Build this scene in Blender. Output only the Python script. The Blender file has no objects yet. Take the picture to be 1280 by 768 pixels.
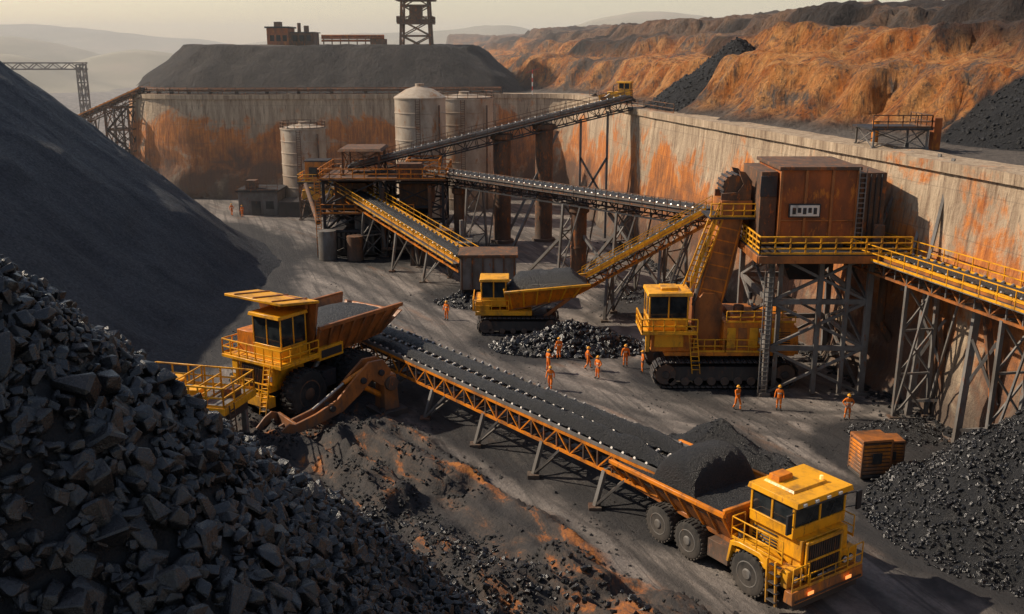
import bpy, bmesh, math, random
import numpy as np
from mathutils import Vector, Matrix
random.seed(7); rng=np.random.default_rng(7)
scene=bpy.context.scene
scene.view_settings.view_transform='Standard'
try: scene.view_settings.look='None'
except Exception: pass
scene.view_settings.exposure=0
D=bpy.data
# ---------------------------------------------------------------- noise
def vn(x,y,seed=0):
    x=np.asarray(x,float); y=np.asarray(y,float)
    xi=np.floor(x).astype(np.int64); yi=np.floor(y).astype(np.int64)
    xf=x-xi; yf=y-yi
    u=xf*xf*(3-2*xf); v=yf*yf*(3-2*yf)
    def h(a,b):
        n=(a*374761393+b*668265263+seed*144269504)&0xffffffff
        n=((n^(n>>13))*1274126177)&0xffffffff
        n=n^(n>>16)
        return (n&0xffff)/65535.0
    return (h(xi,yi)*(1-u)+h(xi+1,yi)*u)*(1-v)+(h(xi,yi+1)*(1-u)+h(xi+1,yi+1)*u)*v
def fbm(x,y,o=4,seed=0):
    s=0;a=1;t=0
    for i in range(o):
        s=s+a*vn(x*2**i,y*2**i,seed+i*17); t+=a; a*=.5
    return s/t
def sstep(a,b,x):
    t=np.clip((x-a)/(b-a),0,1); return t*t*(3-2*t)
def segdist(x,y,pts):
    best=np.full(np.shape(x),1e9); sg=np.zeros(np.shape(x)); arc=np.zeros(np.shape(x)); L=0
    for (ax,ay),(bx,by) in zip(pts[:-1],pts[1:]):
        dx,dy=bx-ax,by-ay; l=math.hypot(dx,dy)
        t=np.clip(((x-ax)*dx+(y-ay)*dy)/l**2,0,1)
        d=np.hypot(x-ax-t*dx,y-ay-t*dy)
        c=(dx*(y-ay)-dy*(x-ax))
        m=d<best-1e-9
        best=np.where(m,d,best); sg=np.where(m,np.sign(c),sg); arc=np.where(m,L+t*l,arc); L+=l
    return best,sg,arc
# ---------------------------------------------------------------- materials
def new_mat(name):
    m=D.materials.new(name); m.use_nodes=True; nt=m.node_tree
    b=nt.nodes['Principled BSDF']; return m,nt,b
def pos(nt):
    return nt.nodes.new('ShaderNodeNewGeometry').outputs['Position']
def noise(nt,size=(1,1,1),rot=0,detail=5,rough=.55,dist=0,loc=(0,0,0)):
    if not hasattr(size,'__len__'): size=(size,)*3
    mp=nt.nodes.new('ShaderNodeMapping'); mp.vector_type='TEXTURE'
    mp.inputs['Scale'].default_value=size; mp.inputs['Rotation'].default_value=(0,0,rot); mp.inputs['Location'].default_value=loc
    nt.links.new(pos(nt),mp.inputs['Vector'])
    n=nt.nodes.new('ShaderNodeTexNoise'); n.inputs['Scale'].default_value=1; n.inputs['Detail'].default_value=detail
    n.inputs['Roughness'].default_value=rough; n.inputs['Distortion'].default_value=dist
    nt.links.new(mp.outputs[0],n.inputs['Vector']); return n.outputs['Fac']
def ramp(nt,fac,stops):
    r=nt.nodes.new('ShaderNodeValToRGB'); e=r.color_ramp.elements
    while len(e)<len(stops): e.new(.5)
    for el,(p,c) in zip(e,stops):
        el.position=p; el.color=(c,c,c,1) if not hasattr(c,'__len__') else (*c,1)
    nt.links.new(fac,r.inputs[0]); return r.outputs[0]
def setin(nt,s,v):
    if isinstance(v,bpy.types.NodeSocket): nt.links.new(v,s)
    elif hasattr(v,'__len__'): s.default_value=(*v,1) if len(v)==3 else v
    else: s.default_value=v
def mix(nt,f,a,b):
    m=nt.nodes.new('ShaderNodeMix'); m.data_type='RGBA'
    setin(nt,m.inputs[0],f); setin(nt,m.inputs[6],a); setin(nt,m.inputs[7],b); return m.outputs[2]
def mth(nt,op,a,b=0.0):
    m=nt.nodes.new('ShaderNodeMath'); m.operation=op; m.use_clamp=False
    setin(nt,m.inputs[0],a); setin(nt,m.inputs[1],b); return m.outputs[0]
def zpos(nt):
    sp=nt.nodes.new('ShaderNodeSeparateXYZ'); nt.links.new(pos(nt),sp.inputs[0]); return sp.outputs[2]
def bump(nt,b,h,strength=.5,dist=.1):
    n=nt.nodes.new('ShaderNodeBump'); n.inputs['Strength'].default_value=strength; n.inputs['Distance'].default_value=dist
    nt.links.new(h,n.inputs['Height']); nt.links.new(n.outputs[0],b.inputs['Normal'])
M={}
def paint(key,c,dirt=(.09,.07,.055),amount=.5,rust=(.22,.07,.02),rough=.38,metal=0,sc=1.0,dust=True):
    m,nt,b=new_mat(key)
    n1=noise(nt,(1.1*sc,1.1*sc,2.2*sc),detail=6,rough=.65)
    n2=noise(nt,(.35*sc,.35*sc,.9*sc),detail=6,rough=.7,loc=(3,5,1))
    col=mix(nt,ramp(nt,n1,[(.3,0.0),(.7,1.0)]),c,tuple(x*.72 for x in c))
    col=mix(nt,ramp(nt,n1,[(.62-.25*amount,0.0),(.80-.15*amount,.85)]),col,dirt)
    col=mix(nt,ramp(nt,n2,[(.68-.15*amount,0.0),(.74-.1*amount,.9)]),col,rust)
    if dust:
        f=mth(nt,'ADD',mth(nt,'DIVIDE',mth(nt,'SUBTRACT',2.3,zpos(nt)),3.2),mth(nt,'MULTIPLY',mth(nt,'SUBTRACT',n2,.5),1.6))
        col=mix(nt,ramp(nt,f,[(.1,0.0),(.75,.8)]),col,(.10,.085,.072))
    nt.links.new(col,b.inputs['Base Color'])
    r=ramp(nt,n2,[(.3,rough),(.7,min(1,rough+.3))]); nt.links.new(r,b.inputs['Roughness'])
    b.inputs['Metallic'].default_value=metal
    bump(nt,b,n2,.25,.03); M[key]=m; return m
paint('paint_yellow',(.92,.42,.012),amount=.5,rough=.3,dirt=(.20,.10,.03))
paint('paint_orange',(.78,.24,.012),amount=.65,rough=.35,dirt=(.12,.06,.03))
paint('paint_brown',(.42,.14,.03),amount=.75,dirt=(.085,.05,.03))
paint('rust_plate',(.42,.11,.022),amount=.85,dirt=(.12,.05,.025),rust=(.56,.19,.03),rough=.6,sc=1.6)
paint('steel_dark',(.045,.045,.05),amount=.6,dirt=(.03,.03,.03),rough=.45,metal=.3)
paint('steel_grey',(.19,.18,.17),amount=.7,dirt=(.09,.075,.06),rough=.5)
paint('steel_rusty',(.16,.085,.048),amount=.9,dirt=(.055,.042,.034),rust=(.38,.12,.03),rough=.7)
paint('silo_metal',(.48,.40,.31),amount=.8,dirt=(.24,.15,.09),rust=(.32,.13,.04),rough=.55,sc=3)
paint('roller',(.36,.34,.32),amount=.3,rough=.3,metal=.6)
paint('rubber',(.022,.021,.02),amount=.5,dirt=(.09,.08,.07),rust=(.05,.045,.04),rough=.8)
paint('belt',(.035,.035,.036),amount=.3,dirt=(.08,.075,.07),rust=(.02,.02,.02),rough=.36)
paint('coverall',(.92,.21,.012),amount=.15,dirt=(.4,.11,.03),rust=(.55,.13,.02),rough=.85,dust=False)
paint('helmet',(.92,.42,.03),amount=.05,rough=.35,dust=False)
paint('boots',(.02,.018,.016),amount=.2,rough=.7,dust=False)
paint('reflective',(.75,.75,.6),amount=.1,rough=.4,dust=False)
paint('skin',(.42,.24,.16),amount=0,dirt=(.35,.2,.14),rust=(.3,.16,.1),rough=.6,dust=False)
paint('white_paint',(.75,.72,.66),amount=.3)
paint('red_paint',(.6,.05,.03),amount=.3)
def glass():
    m,nt,b=new_mat('glass'); n=noise(nt,.8)
    nt.links.new(ramp(nt,n,[(.3,(.012,.017,.022)),(.75,(.05,.06,.065))]),b.inputs['Base Color'])
    b.inputs['Roughness'].default_value=.06; b.inputs['Metallic'].default_value=.25; M['glass']=m
glass()
def lamp():
    m,nt,b=new_mat('lamp'); b.inputs['Base Color'].default_value=(.9,.6,.3,1)
    b.inputs['Emission Color'].default_value=(1,.30,.06,1); b.inputs['Emission Strength'].default_value=1.3; M['lamp']=m
lamp()
def coal(key,c0,c1,rough,size,bs,bd,spec=.5,streak=None,fs=.09):
    m,nt,b=new_mat(key)
    n=noise(nt,size,detail=6,rough=.7); n2=noise(nt,size*fs,detail=5,rough=.75)
    col=mix(nt,ramp(nt,n,[(.3,0.0),(.7,1.0)]),c0,c1)
    if streak:
        n3=noise(nt,streak,detail=6,rough=.7,dist=.8)
        col=mix(nt,ramp(nt,n3,[(.45,0.0),(.68,.45)]),col,tuple(x*1.9 for x in c1))
    col=mix(nt,ramp(nt,n2,[(.42,.0),(.68,.65)]),col,tuple(x*.35 for x in c0))
    nt.links.new(col,b.inputs['Base Color'])
    nt.links.new(ramp(nt,n2,[(.35,rough),(.65,min(1,rough+.3))]),b.inputs['Roughness'])
    b.inputs['Specular IOR Level'].default_value=spec
    bump(nt,b,n2,bs,bd); M[key]=m
coal('coal_fine',(.018,.021,.028),(.031,.035,.044),.45,5.0,1.0,.35,streak=(7,2.2,3),fs=.05)
coal('coal_lump',(.006,.0065,.008),(.022,.022,.024),.17,.7,.7,.045,spec=.7,fs=.14)
coal('coal_heap',(.010,.011,.013),(.027,.027,.029),.34,1.2,1.0,.2,spec=.6)
def attr(nt,name):
    a=nt.nodes.new('ShaderNodeAttribute'); a.attribute_name=name; s=nt.nodes.new('ShaderNodeSeparateColor')
    nt.links.new(a.outputs['Color'],s.inputs[0]); return s.outputs
def ground_mat():
    m,nt,b=new_mat('ground_dirt'); A=attr(nt,'mask'); R=math.radians(-55)
    tr=noise(nt,(30,2.2,5),rot=R,detail=8,rough=.66,dist=.7)
    tr2=noise(nt,(22,.8,5),rot=R-.3,detail=5,rough=.6,dist=.8,loc=(4,4,0))
    big=noise(nt,9,detail=7,rough=.65); fine=noise(nt,.25,detail=7,rough=.8); mid=noise(nt,1.7,detail=6,rough=.7,loc=(2,1,0))
    rz=noise(nt,(12,3,5),rot=R,detail=8,rough=.7,dist=.6,loc=(8,3,0))
    col=mix(nt,ramp(nt,big,[(.3,0.0),(.7,1.0)]),(.105,.093,.085),(.19,.167,.15))
    col=mix(nt,ramp(nt,tr,[(.42,0.0),(.60,.85)]),col,(.33,.285,.25))
    col=mix(nt,ramp(nt,tr2,[(.50,0.0),(.60,.65)]),col,(.06,.054,.05))
    col=mix(nt,ramp(nt,rz,[(.56,0.0),(.68,.55)]),col,(.28,.13,.055))
    col=mix(nt,ramp(nt,mid,[(.48,0.0),(.72,.6)]),col,(.06,.053,.049))
    col=mix(nt,ramp(nt,fine,[(.45,0.0),(.75,.6)]),col,(.05,.044,.04))
    tk=mth(nt,'MULTIPLY',A[2],ramp(nt,mid,[(.35,.95),(.65,.4)]))
    col=mix(nt,tk,col,mix(nt,ramp(nt,tr,[(.4,0.0),(.6,1.0)]),(.036,.033,.032),(.07,.063,.059)))
    dust=mth(nt,'ADD',A[1],mth(nt,'MULTIPLY',mth(nt,'SUBTRACT',big,.5),1.4))
    col=mix(nt,ramp(nt,dust,[(.3,0.0),(.65,.92)]),col,(.021,.021,.023))
    zn=noise(nt,(5.0,1.9,2),rot=R,detail=9,rough=.72,dist=.5,loc=(1,2,0))
    zc=ramp(nt,zn,[(.34,(.020,.019,.020)),(.48,(.045,.039,.037)),(.56,(.09,.063,.048)),(.605,(.30,.105,.03)),(.69,(.52,.19,.035))])
    zc=mix(nt,ramp(nt,fine,[(.46,0.0),(.66,.7)]),zc,(.024,.022,.022))
    col=mix(nt,ramp(nt,A[0],[(.25,0.0),(.6,1.0)]),col,zc)
    nt.links.new(col,b.inputs['Base Color']); b.inputs['Roughness'].default_value=.75
    b.inputs['Specular IOR Level'].default_value=.4
    h=mth(nt,'ADD',mth(nt,'MULTIPLY',tr,.6),mth(nt,'ADD',mth(nt,'MULTIPLY',fine,.8),mth(nt,'ADD',mth(nt,'MULTIPLY',tr2,.5),mth(nt,'MULTIPLY',mid,.8))))
    bump(nt,b,h,.9,.2); M['ground']=m
ground_mat()
def hill_mat():
    m,nt,b=new_mat('hillside_earth'); A=attr(nt,'mask')
    st=noise(nt,(2.2,2.2,17),detail=8,rough=.74,dist=.5)
    st2=noise(nt,(.9,.9,10),detail=7,rough=.74,dist=.3,loc=(5,1,0))
    big=noise(nt,(11,11,8),detail=7,rough=.64,dist=.5,loc=(9,4,2)); fine=noise(nt,.9,detail=7,rough=.8)
    col=mix(nt,ramp(nt,st,[(.35,0.0),(.62,1.0)]),(.060,.048,.042),(.20,.15,.12))
    om=mth(nt,'MULTIPLY',A[0],ramp(nt,mth(nt,'ADD',mth(nt,'MULTIPLY',st2,.45),mth(nt,'MULTIPLY',big,.55)),[(.42,0.0),(.50,1.0)]))
    oc=mix(nt,ramp(nt,st,[(.38,0.0),(.62,1.0)]),(.52,.14,.014),(.84,.40,.13))
    col=mix(nt,om,col,oc)
    col=mix(nt,ramp(nt,st2,[(.52,0.0),(.63,.85)]),col,(.065,.045,.036))
    col=mix(nt,ramp(nt,fine,[(.48,0.0),(.70,.6)]),col,(.05,.04,.033))
    col=mix(nt,A[1],col,(.022,.023,.026))
    gr=mix(nt,ramp(nt,fine,[(.4,0.0),(.65,1.0)]),(.22,.19,.165),(.11,.097,.085))
    col=mix(nt,A[2],col,gr)
    nt.links.new(col,b.inputs['Base Color']); b.inputs['Roughness'].default_value=.9
    bump(nt,b,mth(nt,'ADD',fine,mth(nt,'MULTIPLY',st2,1.7)),1.0,1.0); M['hillside']=m
hill_mat()
def wall_mat():
    m,nt,b=new_mat('weathered_concrete'); z=zpos(nt)
    v1=noise(nt,(1.3,1.3,16),detail=8,rough=.74,dist=.25); v2=noise(nt,(.4,.4,6),detail=7,rough=.72,loc=(3,3,0)); v3=noise(nt,(.22,.22,9),detail=5,rough=.7,loc=(7,3,0))
    big=noise(nt,(6,6,6),detail=8,rough=.68,dist=.5,loc=(2,7,1)); fine=noise(nt,.3,detail=6,rough=.7)
    col=mix(nt,ramp(nt,v1,[(.35,0.0),(.65,1.0)]),(.25,.175,.115),(.58,.45,.31))
    col=mix(nt,ramp(nt,v2,[(.52,0.0),(.66,.8)]),col,(.16,.10,.06))
    col=mix(nt,ramp(nt,v3,[(.56,0.0),(.66,.7)]),col,(.11,.07,.048))
    zr=ramp(nt,mth(nt,'DIVIDE',z,18.0),[(0.0,.5),(.35,.85),(.6,.75),(.85,.25),(1.0,.0)])
    rm=mth(nt,'ADD',mth(nt,'MULTIPLY',big,.85),mth(nt,'ADD',mth(nt,'MULTIPLY',v1,.35),mth(nt,'MULTIPLY',zr,.26)))
    rc=mix(nt,ramp(nt,v2,[(.35,0.0),(.65,1.0)]),(.68,.22,.025),(.26,.07,.015))
    col=mix(nt,ramp(nt,rm,[(.705,0.0),(.79,.93)]),col,rc)
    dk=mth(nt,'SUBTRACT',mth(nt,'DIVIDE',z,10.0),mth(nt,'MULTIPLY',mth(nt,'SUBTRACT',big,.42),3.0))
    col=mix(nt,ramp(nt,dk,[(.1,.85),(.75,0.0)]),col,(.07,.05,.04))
    jz=mth(nt,'FRACT',mth(nt,'DIVIDE',z,3.1)); col=mix(nt,ramp(nt,jz,[(0.0,.45),(.03,0.0)]),col,(.10,.08,.06))
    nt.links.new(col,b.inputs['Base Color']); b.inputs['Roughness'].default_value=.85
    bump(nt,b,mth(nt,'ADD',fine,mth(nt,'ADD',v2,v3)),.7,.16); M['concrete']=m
wall_mat()
def far_mat():
    m,nt,b=new_mat('hazed_hill_grass'); n=noise(nt,(90,60,30),detail=8,rough=.65)
    nt.links.new(ramp(nt,n,[(.35,(.22,.20,.14)),(.55,(.32,.28,.20)),(.7,(.40,.32,.24))]),b.inputs['Base Color'])  # pale tones put part of the distance haze into the hill colour
    b.inputs['Roughness'].default_value=1; M['far']=m
far_mat()
# ---------------------------------------------------------------- mesh helpers
class MB:
    def __init__(s): s.v=[];s.f=[];s.m=[];s.slots=[]
    def mi(s,mat):
        if mat not in s.slots: s.slots.append(mat)
        return s.slots.index(mat)
    def add(s,vs,fs,mat):
        o=len(s.v); s.v.extend([tuple(v) for v in vs]); k=s.mi(mat)
        for f in fs: s.f.append([i+o for i in f]); s.m.append(k)
    def hexa(s,p,mat):
        s.add(p,[(3,2,1,0),(4,5,6,7),(0,1,5,4),(1,2,6,5),(2,3,7,6),(3,0,4,7)],mat)
    def box(s,x0,x1,y0,y1,z0,z1,mat,tx=0,ty=0):
        s.hexa([(x0,y0,z0),(x1,y0,z0),(x1,y1,z0),(x0,y1,z0),(x0+tx,y0+ty,z1),(x1-tx,y0+ty,z1),(x1-tx,y1-ty,z1),(x0+tx,y1-ty,z1)],mat)
    def beam(s,a,b,w,h,mat,up=(0,0,1)):
        a=Vector(a);b=Vector(b);d=(b-a)
        if d.length<1e-4: return
        d.normalize(); u=Vector(up)
        if abs(d.dot(u))>.97: u=Vector((1,0,0))
        r=d.cross(u).normalized(); u=r.cross(d).normalized(); r*=w/2; u*=h/2
        s.hexa([a-r-u,b-r-u,b+r-u,a+r-u,a-r+u,b-r+u,b+r+u,a+r+u],mat)
    def lathe(s,c,ax,prof,n,mat,closed=False):
        c=Vector(c);ax=Vector(ax).normalized(); u=Vector((0,0,1)) if abs(ax.z)<.9 else Vector((1,0,0))
        r=ax.cross(u).normalized(); q=r.cross(ax).normalized(); vs=[]
        for rad,h in prof:
            for i in range(n):
                t=2*math.pi*i/n; vs.append(c+ax*h+(r*math.cos(t)+q*math.sin(t))*rad)
        fs=[]
        for j in range(len(prof)-1):
            for i in range(n):
                k=(i+1)%n; fs.append((j*n+i,j*n+k,(j+1)*n+k,(j+1)*n+i))
        fs.append(tuple(range(n-1,-1,-1))); fs.append(tuple((len(prof)-1)*n+i for i in range(n)))
        s.add(vs,fs,mat)
    def cyl(s,a,b,r0,mat,r1=None,n=12):
        a=Vector(a);b=Vector(b); r1=r0 if r1 is None else r1
        s.lathe(a,b-a,[(r0,0),(r1,(b-a).length)],n,mat)
    def prism(s,prof,y0,y1,mat):
        n=len(prof); vs=[(x,y0,z) for x,z in prof]+[(x,y1,z) for x,z in prof]
        fs=[tuple(range(n)),tuple(range(2*n-1,n-1,-1))]+[(i,i+n,(i+1)%n+n,(i+1)%n) for i in range(n)]
        s.add(vs,fs,mat)
    def rail(s,pts,mat,h=1.1,sp=1.5,r=.035,mids=2,closed=False):
        pts=[Vector(p) for p in pts]
        if closed: pts.append(pts[0])
        for a,b in zip(pts[:-1],pts[1:]):
            L=(b-a).length; n=max(1,round(L/sp))
            for i in range(n+1):
                p=a.lerp(b,i/n); s.beam(p,p+Vector((0,0,h)),2*r,2*r,mat)
            for k in range(mids):
                z=h*(1-k/mids); s.beam(a+Vector((0,0,z)),b+Vector((0,0,z)),2*r,2*r,mat)
            s.beam(a+Vector((0,0,.08)),b+Vector((0,0,.08)),.02,.15,mat)
    def ladder(s,a,b,w,mat,side=(1,0,0),step=.35,r=.04):
        a=Vector(a);b=Vector(b);S=Vector(side).normalized()*w/2
        s.beam(a-S,b-S,r*2,r*2,mat); s.beam(a+S,b+S,r*2,r*2,mat)
        n=int((b-a).length/step)
        for i in range(1,n): p=a.lerp(b,i/n); s.beam(p-S,p+S,r*1.6,r*1.6,mat)
    def tower(s,x0,x1,y0,y1,z0,z1,lev,w,mat,bw=None):
        bw=bw or w*.6; c=[(x0,y0),(x1,y0),(x1,y1),(x0,y1)]
        for x,y in c: s.beam((x,y,z0),(x,y,z1),w,w,mat); s.box(x-w,x+w,y-w,y+w,z0-.3,z0+.15,mat)
        for l in range(lev):
            a=z0+(z1-z0)*l/lev; b=z0+(z1-z0)*(l+1)/lev
            for i in range(4):
                (ax,ay),(bx,by)=c[i],c[(i+1)%4]
                s.beam((ax,ay,b),(bx,by,b),bw,w*.9,mat)
                s.beam((ax,ay,a),(bx,by,b),bw*.8,bw*.8,mat); s.beam((bx,by,a),(ax,ay,b),bw*.8,bw*.8,mat)
    def build(s,name,smooth=None,bev=0):
        me=D.meshes.new(name); me.from_pydata(s.v,[],s.f); me.update()
        for k in s.slots: me.materials.append(M[k])
        me.polygons.foreach_set('material_index',s.m)
        bm=bmesh.new(); bm.from_mesh(me); bmesh.ops.recalc_face_normals(bm,faces=bm.faces); bm.to_mesh(me); bm.free()
        if smooth:
            me.shade_smooth(); me.set_sharp_from_angle(angle=math.radians(smooth))
        ob=D.objects.new(name,me); scene.collection.objects.link(ob)
        if bev:
            md=ob.modifiers.new('bevel','BEVEL'); md.width=bev; md.segments=1; md.limit_method='ANGLE'; md.angle_limit=math.radians(40)
        return ob
class Obj:
    def __init__(s,name,loc=(0,0,0),rz=0,sc=1): s.n=name;s.loc=loc;s.rz=rz;s.sc=sc;s.P={}
    def p(s,k):
        if k not in s.P: s.P[k]=MB()
        return s.P[k]
    def done(s,bev=0,smooth=32):
        e=D.objects.new(s.n,None); scene.collection.objects.link(e); e.empty_display_size=.5
        for k,mb in s.P.items():
            if not mb.v: continue
            o=mb.build(k,smooth,bev); o.parent=e
        e.location=s.loc; e.rotation_euler=(0,0,s.rz); e.scale=(s.sc,)*3
        return e
def gridmesh(name,xs,ys,hf,mat,mask=None,keep=None,smooth=True):
    X,Y=np.meshgrid(xs,ys); Z=hf(X,Y); nx,ny=len(xs),len(ys)
    V=np.stack([X,Y,Z],-1).reshape(-1,3)
    i=np.arange(nx*ny).reshape(ny,nx)
    F=np.stack([i[:-1,:-1],i[:-1,1:],i[1:,1:],i[1:,:-1]],-1).reshape(-1,4)
    if keep is not None:
        K=keep(X,Y).reshape(-1); F=F[K[F].all(1)]
        used=np.zeros(len(V),bool); used[F.ravel()]=True; mp=np.cumsum(used)-1; V=V[used]; F=mp[F]
    else: used=np.ones(len(V),bool)
    me=D.meshes.new(name); me.vertices.add(len(V)); me.vertices.foreach_set('co',V.ravel())
    me.loops.add(F.size); me.loops.foreach_set('vertex_index',F.ravel().astype(np.int32))
    me.polygons.add(len(F)); me.polygons.foreach_set('loop_start',np.arange(0,F.size,4,dtype=np.int32)); 
    me.update(calc_edges=True); me.validate()
    me.polygons.foreach_set('use_smooth',np.full(len(F),smooth))
    if mask is not None:
        C=mask(X,Y).reshape(-1,4)[used]; a=me.color_attributes.new('mask','FLOAT_COLOR','POINT'); a.data.foreach_set('color',C.ravel().astype(np.float32))
    me.materials.append(M[mat]); ob=D.objects.new(name,me); scene.collection.objects.link(ob); return ob
def rock_variants():
    out=[]
    for k in range(24):
        bm=bmesh.new()
        if k%3==0:
            bmesh.ops.create_cube(bm,size=1)
            a=(random.uniform(.85,1.4),random.uniform(.55,1.0),random.uniform(.45,.8))
            for v in bm.verts:
                v.co=Vector([v.co[i]*a[i]*random.uniform(.45,1.25)+random.uniform(-.14,.14) for i in range(3)])
            bmesh.ops.bevel(bm,geom=bm.edges[:],offset=random.uniform(.06,.12),segments=1,affect='EDGES')
        else:
            a=Vector((random.uniform(.5,.78),random.uniform(.38,.56),random.uniform(.28,.46)))
            for _ in range(random.randint(15,26)):
                v=Vector([random.uniform(-1,1) for i in range(3)]); m=max(abs(c) for c in v); v=v/(m*.4+v.length*.6)*random.uniform(.82,1.0)
                bm.verts.new((v.x*a.x,v.y*a.y,v.z*a.z))
            r=bmesh.ops.convex_hull(bm,input=bm.verts[:])
            dl=[g for g in r['geom_interior'] if isinstance(g,bmesh.types.BMVert)]
            if dl: bmesh.ops.delete(bm,geom=dl,context='VERTS')
            bmesh.ops.dissolve_limit(bm,angle_limit=math.radians(16),verts=bm.verts[:],edges=bm.edges[:])
            bmesh.ops.bevel(bm,geom=bm.edges[:],offset=.025,segments=1,affect='EDGES')
        bmesh.ops.triangulate(bm,faces=bm.faces[:])
        bm.verts.index_update()
        out.append((np.array([v.co[:] for v in bm.verts]),np.array([[v.index for v in f.verts] for f in bm.faces]))); bm.free()
    return out
RV=rock_variants()
def scatter(name,P,S,mat,parent=None):
    n=len(P); P=np.asarray(P,float); S=np.asarray(S,float)
    q=rng.normal(size=(n,4)); q/=np.linalg.norm(q,axis=1,keepdims=True)
    w,x,y,z=q.T
    Rm=np.stack([1-2*(y*y+z*z),2*(x*y-z*w),2*(x*z+y*w),2*(x*y+z*w),1-2*(x*x+z*z),2*(y*z-x*w),2*(x*z-y*w),2*(y*z+x*w),1-2*(x*x+y*y)],-1).reshape(n,3,3)
    vi=rng.integers(0,len(RV),n); VV=[];FF=[];off=0
    for k,(v,f) in enumerate(RV):
        idx=np.where(vi==k)[0]
        if len(idx)==0: continue
        vv=np.einsum('nij,vj->nvi',Rm[idx],v)*S[idx,None,None]+P[idx,None,:]
        ff=f[None]+(np.arange(len(idx))*len(v))[:,None,None]+off
        VV.append(vv.reshape(-1,3)); FF.append(ff.reshape(-1,3)); off+=len(idx)*len(v)
    V=np.concatenate(VV);F=np.concatenate(FF)
    me=D.meshes.new(name); me.vertices.add(len(V)); me.vertices.foreach_set('co',V.ravel())
    me.loops.add(F.size); me.loops.foreach_set('vertex_index',F.ravel().astype(np.int32))
    me.polygons.add(len(F)); me.polygons.foreach_set('loop_start',np.arange(0,F.size,3,dtype=np.int32))
    me.update(calc_edges=True); me.polygons.foreach_set('use_smooth',np.zeros(len(F),bool))
    me.materials.append(M[mat]); ob=D.objects.new(name,me); scene.collection.objects.link(ob)
    if parent: ob.parent=parent
    return ob
# ================================================================ TERRAIN
WT=17.0
def chaikin(p,k=2):
    for _ in range(k):
        q=[p[0]]
        for a,b in zip(p[:-1],p[1:]):
            q+= [(a[0]*.75+b[0]*.25,a[1]*.75+b[1]*.25),(a[0]*.25+b[0]*.75,a[1]*.25+b[1]*.75)]
        q.append(p[-1]); p=q
    return p
WL=[(48,-10),(38,34),(32,62),(26.5,86),(21.5,108),(16.3,130),(13,150),(12,172),(3,177),(-10,174),(-34,172),(-54,170),(-64,174),(-70,184),(-72,200),(-73,330)]
WL=chaikin(WL,2)
RZ=[(-15,63),(-6,51),(5,34)]
PATHS=[chaikin(p,3) for p in ([(20,34),(17,50),(9,63),(-1,76),(-8,92),(-17,108),(-30,136)],[(27,38),(22,56),(12,69),(1,80),(-6,96),(-20,118),(-38,146)],[(26,60),(14,66),(4,72),(-3,83),(-12,98),(-24,112)],[(12,34),(10,44),(-2,62),(-9,84),(-18,96)],[(24,68),(12,70),(7,80),(10,94)],[(30,44),(20,52),(18,64),(8,86),(-2,110)])]
def ruts(X,Y):
    m=np.zeros(X.shape)
    for k,p in enumerate(PATHS):
        d,sg,arc=segdist(X,Y,p); dd=d*sg+(fbm(arc/12,arc*0,2,80+k)-.5)*1.6
        for o in (-1.7,1.7): m=np.maximum(m,(1-sstep(.28,.62,abs(dd-o)))*(.45+.9*fbm(arc/7,arc*0+k,2,33)))
    return np.clip(m,0,1)
def gmask_r(X,Y):
    d,_,_=segdist(X,Y,RZ); return 1-sstep(4.5,8,d+4*(fbm(X/4,Y/4,3,5)-.5))
def gh(X,Y):
    X=np.asarray(X,float);Y=np.asarray(Y,float)
    c,s=math.cos(math.radians(-55)),math.sin(math.radians(-55)); U=X*c+Y*s; W=-X*s+Y*c
    r=gmask_r(X,Y)
    base=(fbm(X/9,Y/9,3,1)-.6)*.35+(fbm(U/8,W/1.6,3,2)-.55)*.16+(fbm(X/1.2,Y/1.2,2,6)-.5)*.06
    rid=1-abs(2*fbm(U/7+fbm(X/5,Y/5,2,8)*2,W/2.2,4,3)-1)
    return base*np.where(Y<140,1,.6)+r*(rid**2*1.7-.6+(fbm(X/.9,Y/.9,3,11)-.5)*.45)-.07*ruts(X,Y)*(1-r)
xs=np.unique(np.concatenate([[-3500,-1800,-900,-500,-350,-250,-180,-130],np.arange(-100,-40,2.5),np.arange(-40,-22,.45),np.arange(-22,28,.28),np.arange(28,46,.5),np.arange(46,80,3),[100,150,250,500,1000,2000,3500]]))
ys=np.unique(np.concatenate([[-400,-100,-50,0,15],np.arange(25,75,.3),np.arange(75,115,.45),np.arange(115,200,1.2),np.arange(200,400,12),[500,700,1000,1500,2500,4000,6000]]))
def gmask(X,Y):
    g=np.zeros(X.shape)
    d,_,_=segdist(X,Y,[(-74,40),(-74,108)]); g=np.maximum(g,1-sstep(46,55,d))
    for cx,cy,r in [(29,49,11),(10,52,6),(3,84,7),(-4,101,6),(-14,128,14),(15,75,6),(-13,70,8),(24,60,5),(16,98,8)]:
        g=np.maximum(g,.85*(1-sstep(r*.6,r*1.4,np.hypot(X-cx,Y-cy))))
    d,_,_=segdist(X,Y,[(-12,76),(8,50)]); g=np.maximum(g,.6*(1-sstep(2,5,d)))
    g=np.maximum(g,.8*(1-sstep(24,27,np.hypot(X+18.5,Y-24.2))))
    return np.stack([gmask_r(X,Y),g,ruts(X,Y),np.ones(X.shape)],-1)
gridmesh('ground',xs,ys,gh,'ground',gmask)
TOE=[(75,20),(60,45),(43,78),(35,90),(24,118),(9,176),(-8,250),(-18,330),(-30,500)]
def mesa(X,Y):
    qx=np.abs(X+35)-16; qy=np.abs(Y-205)-7
    sd=np.hypot(np.maximum(qx,0),np.maximum(qy,0))+np.minimum(np.maximum(qx,qy),0)-12
    return sd+(fbm(X/5,Y/5,3,61)-.5)*2.6
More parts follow.
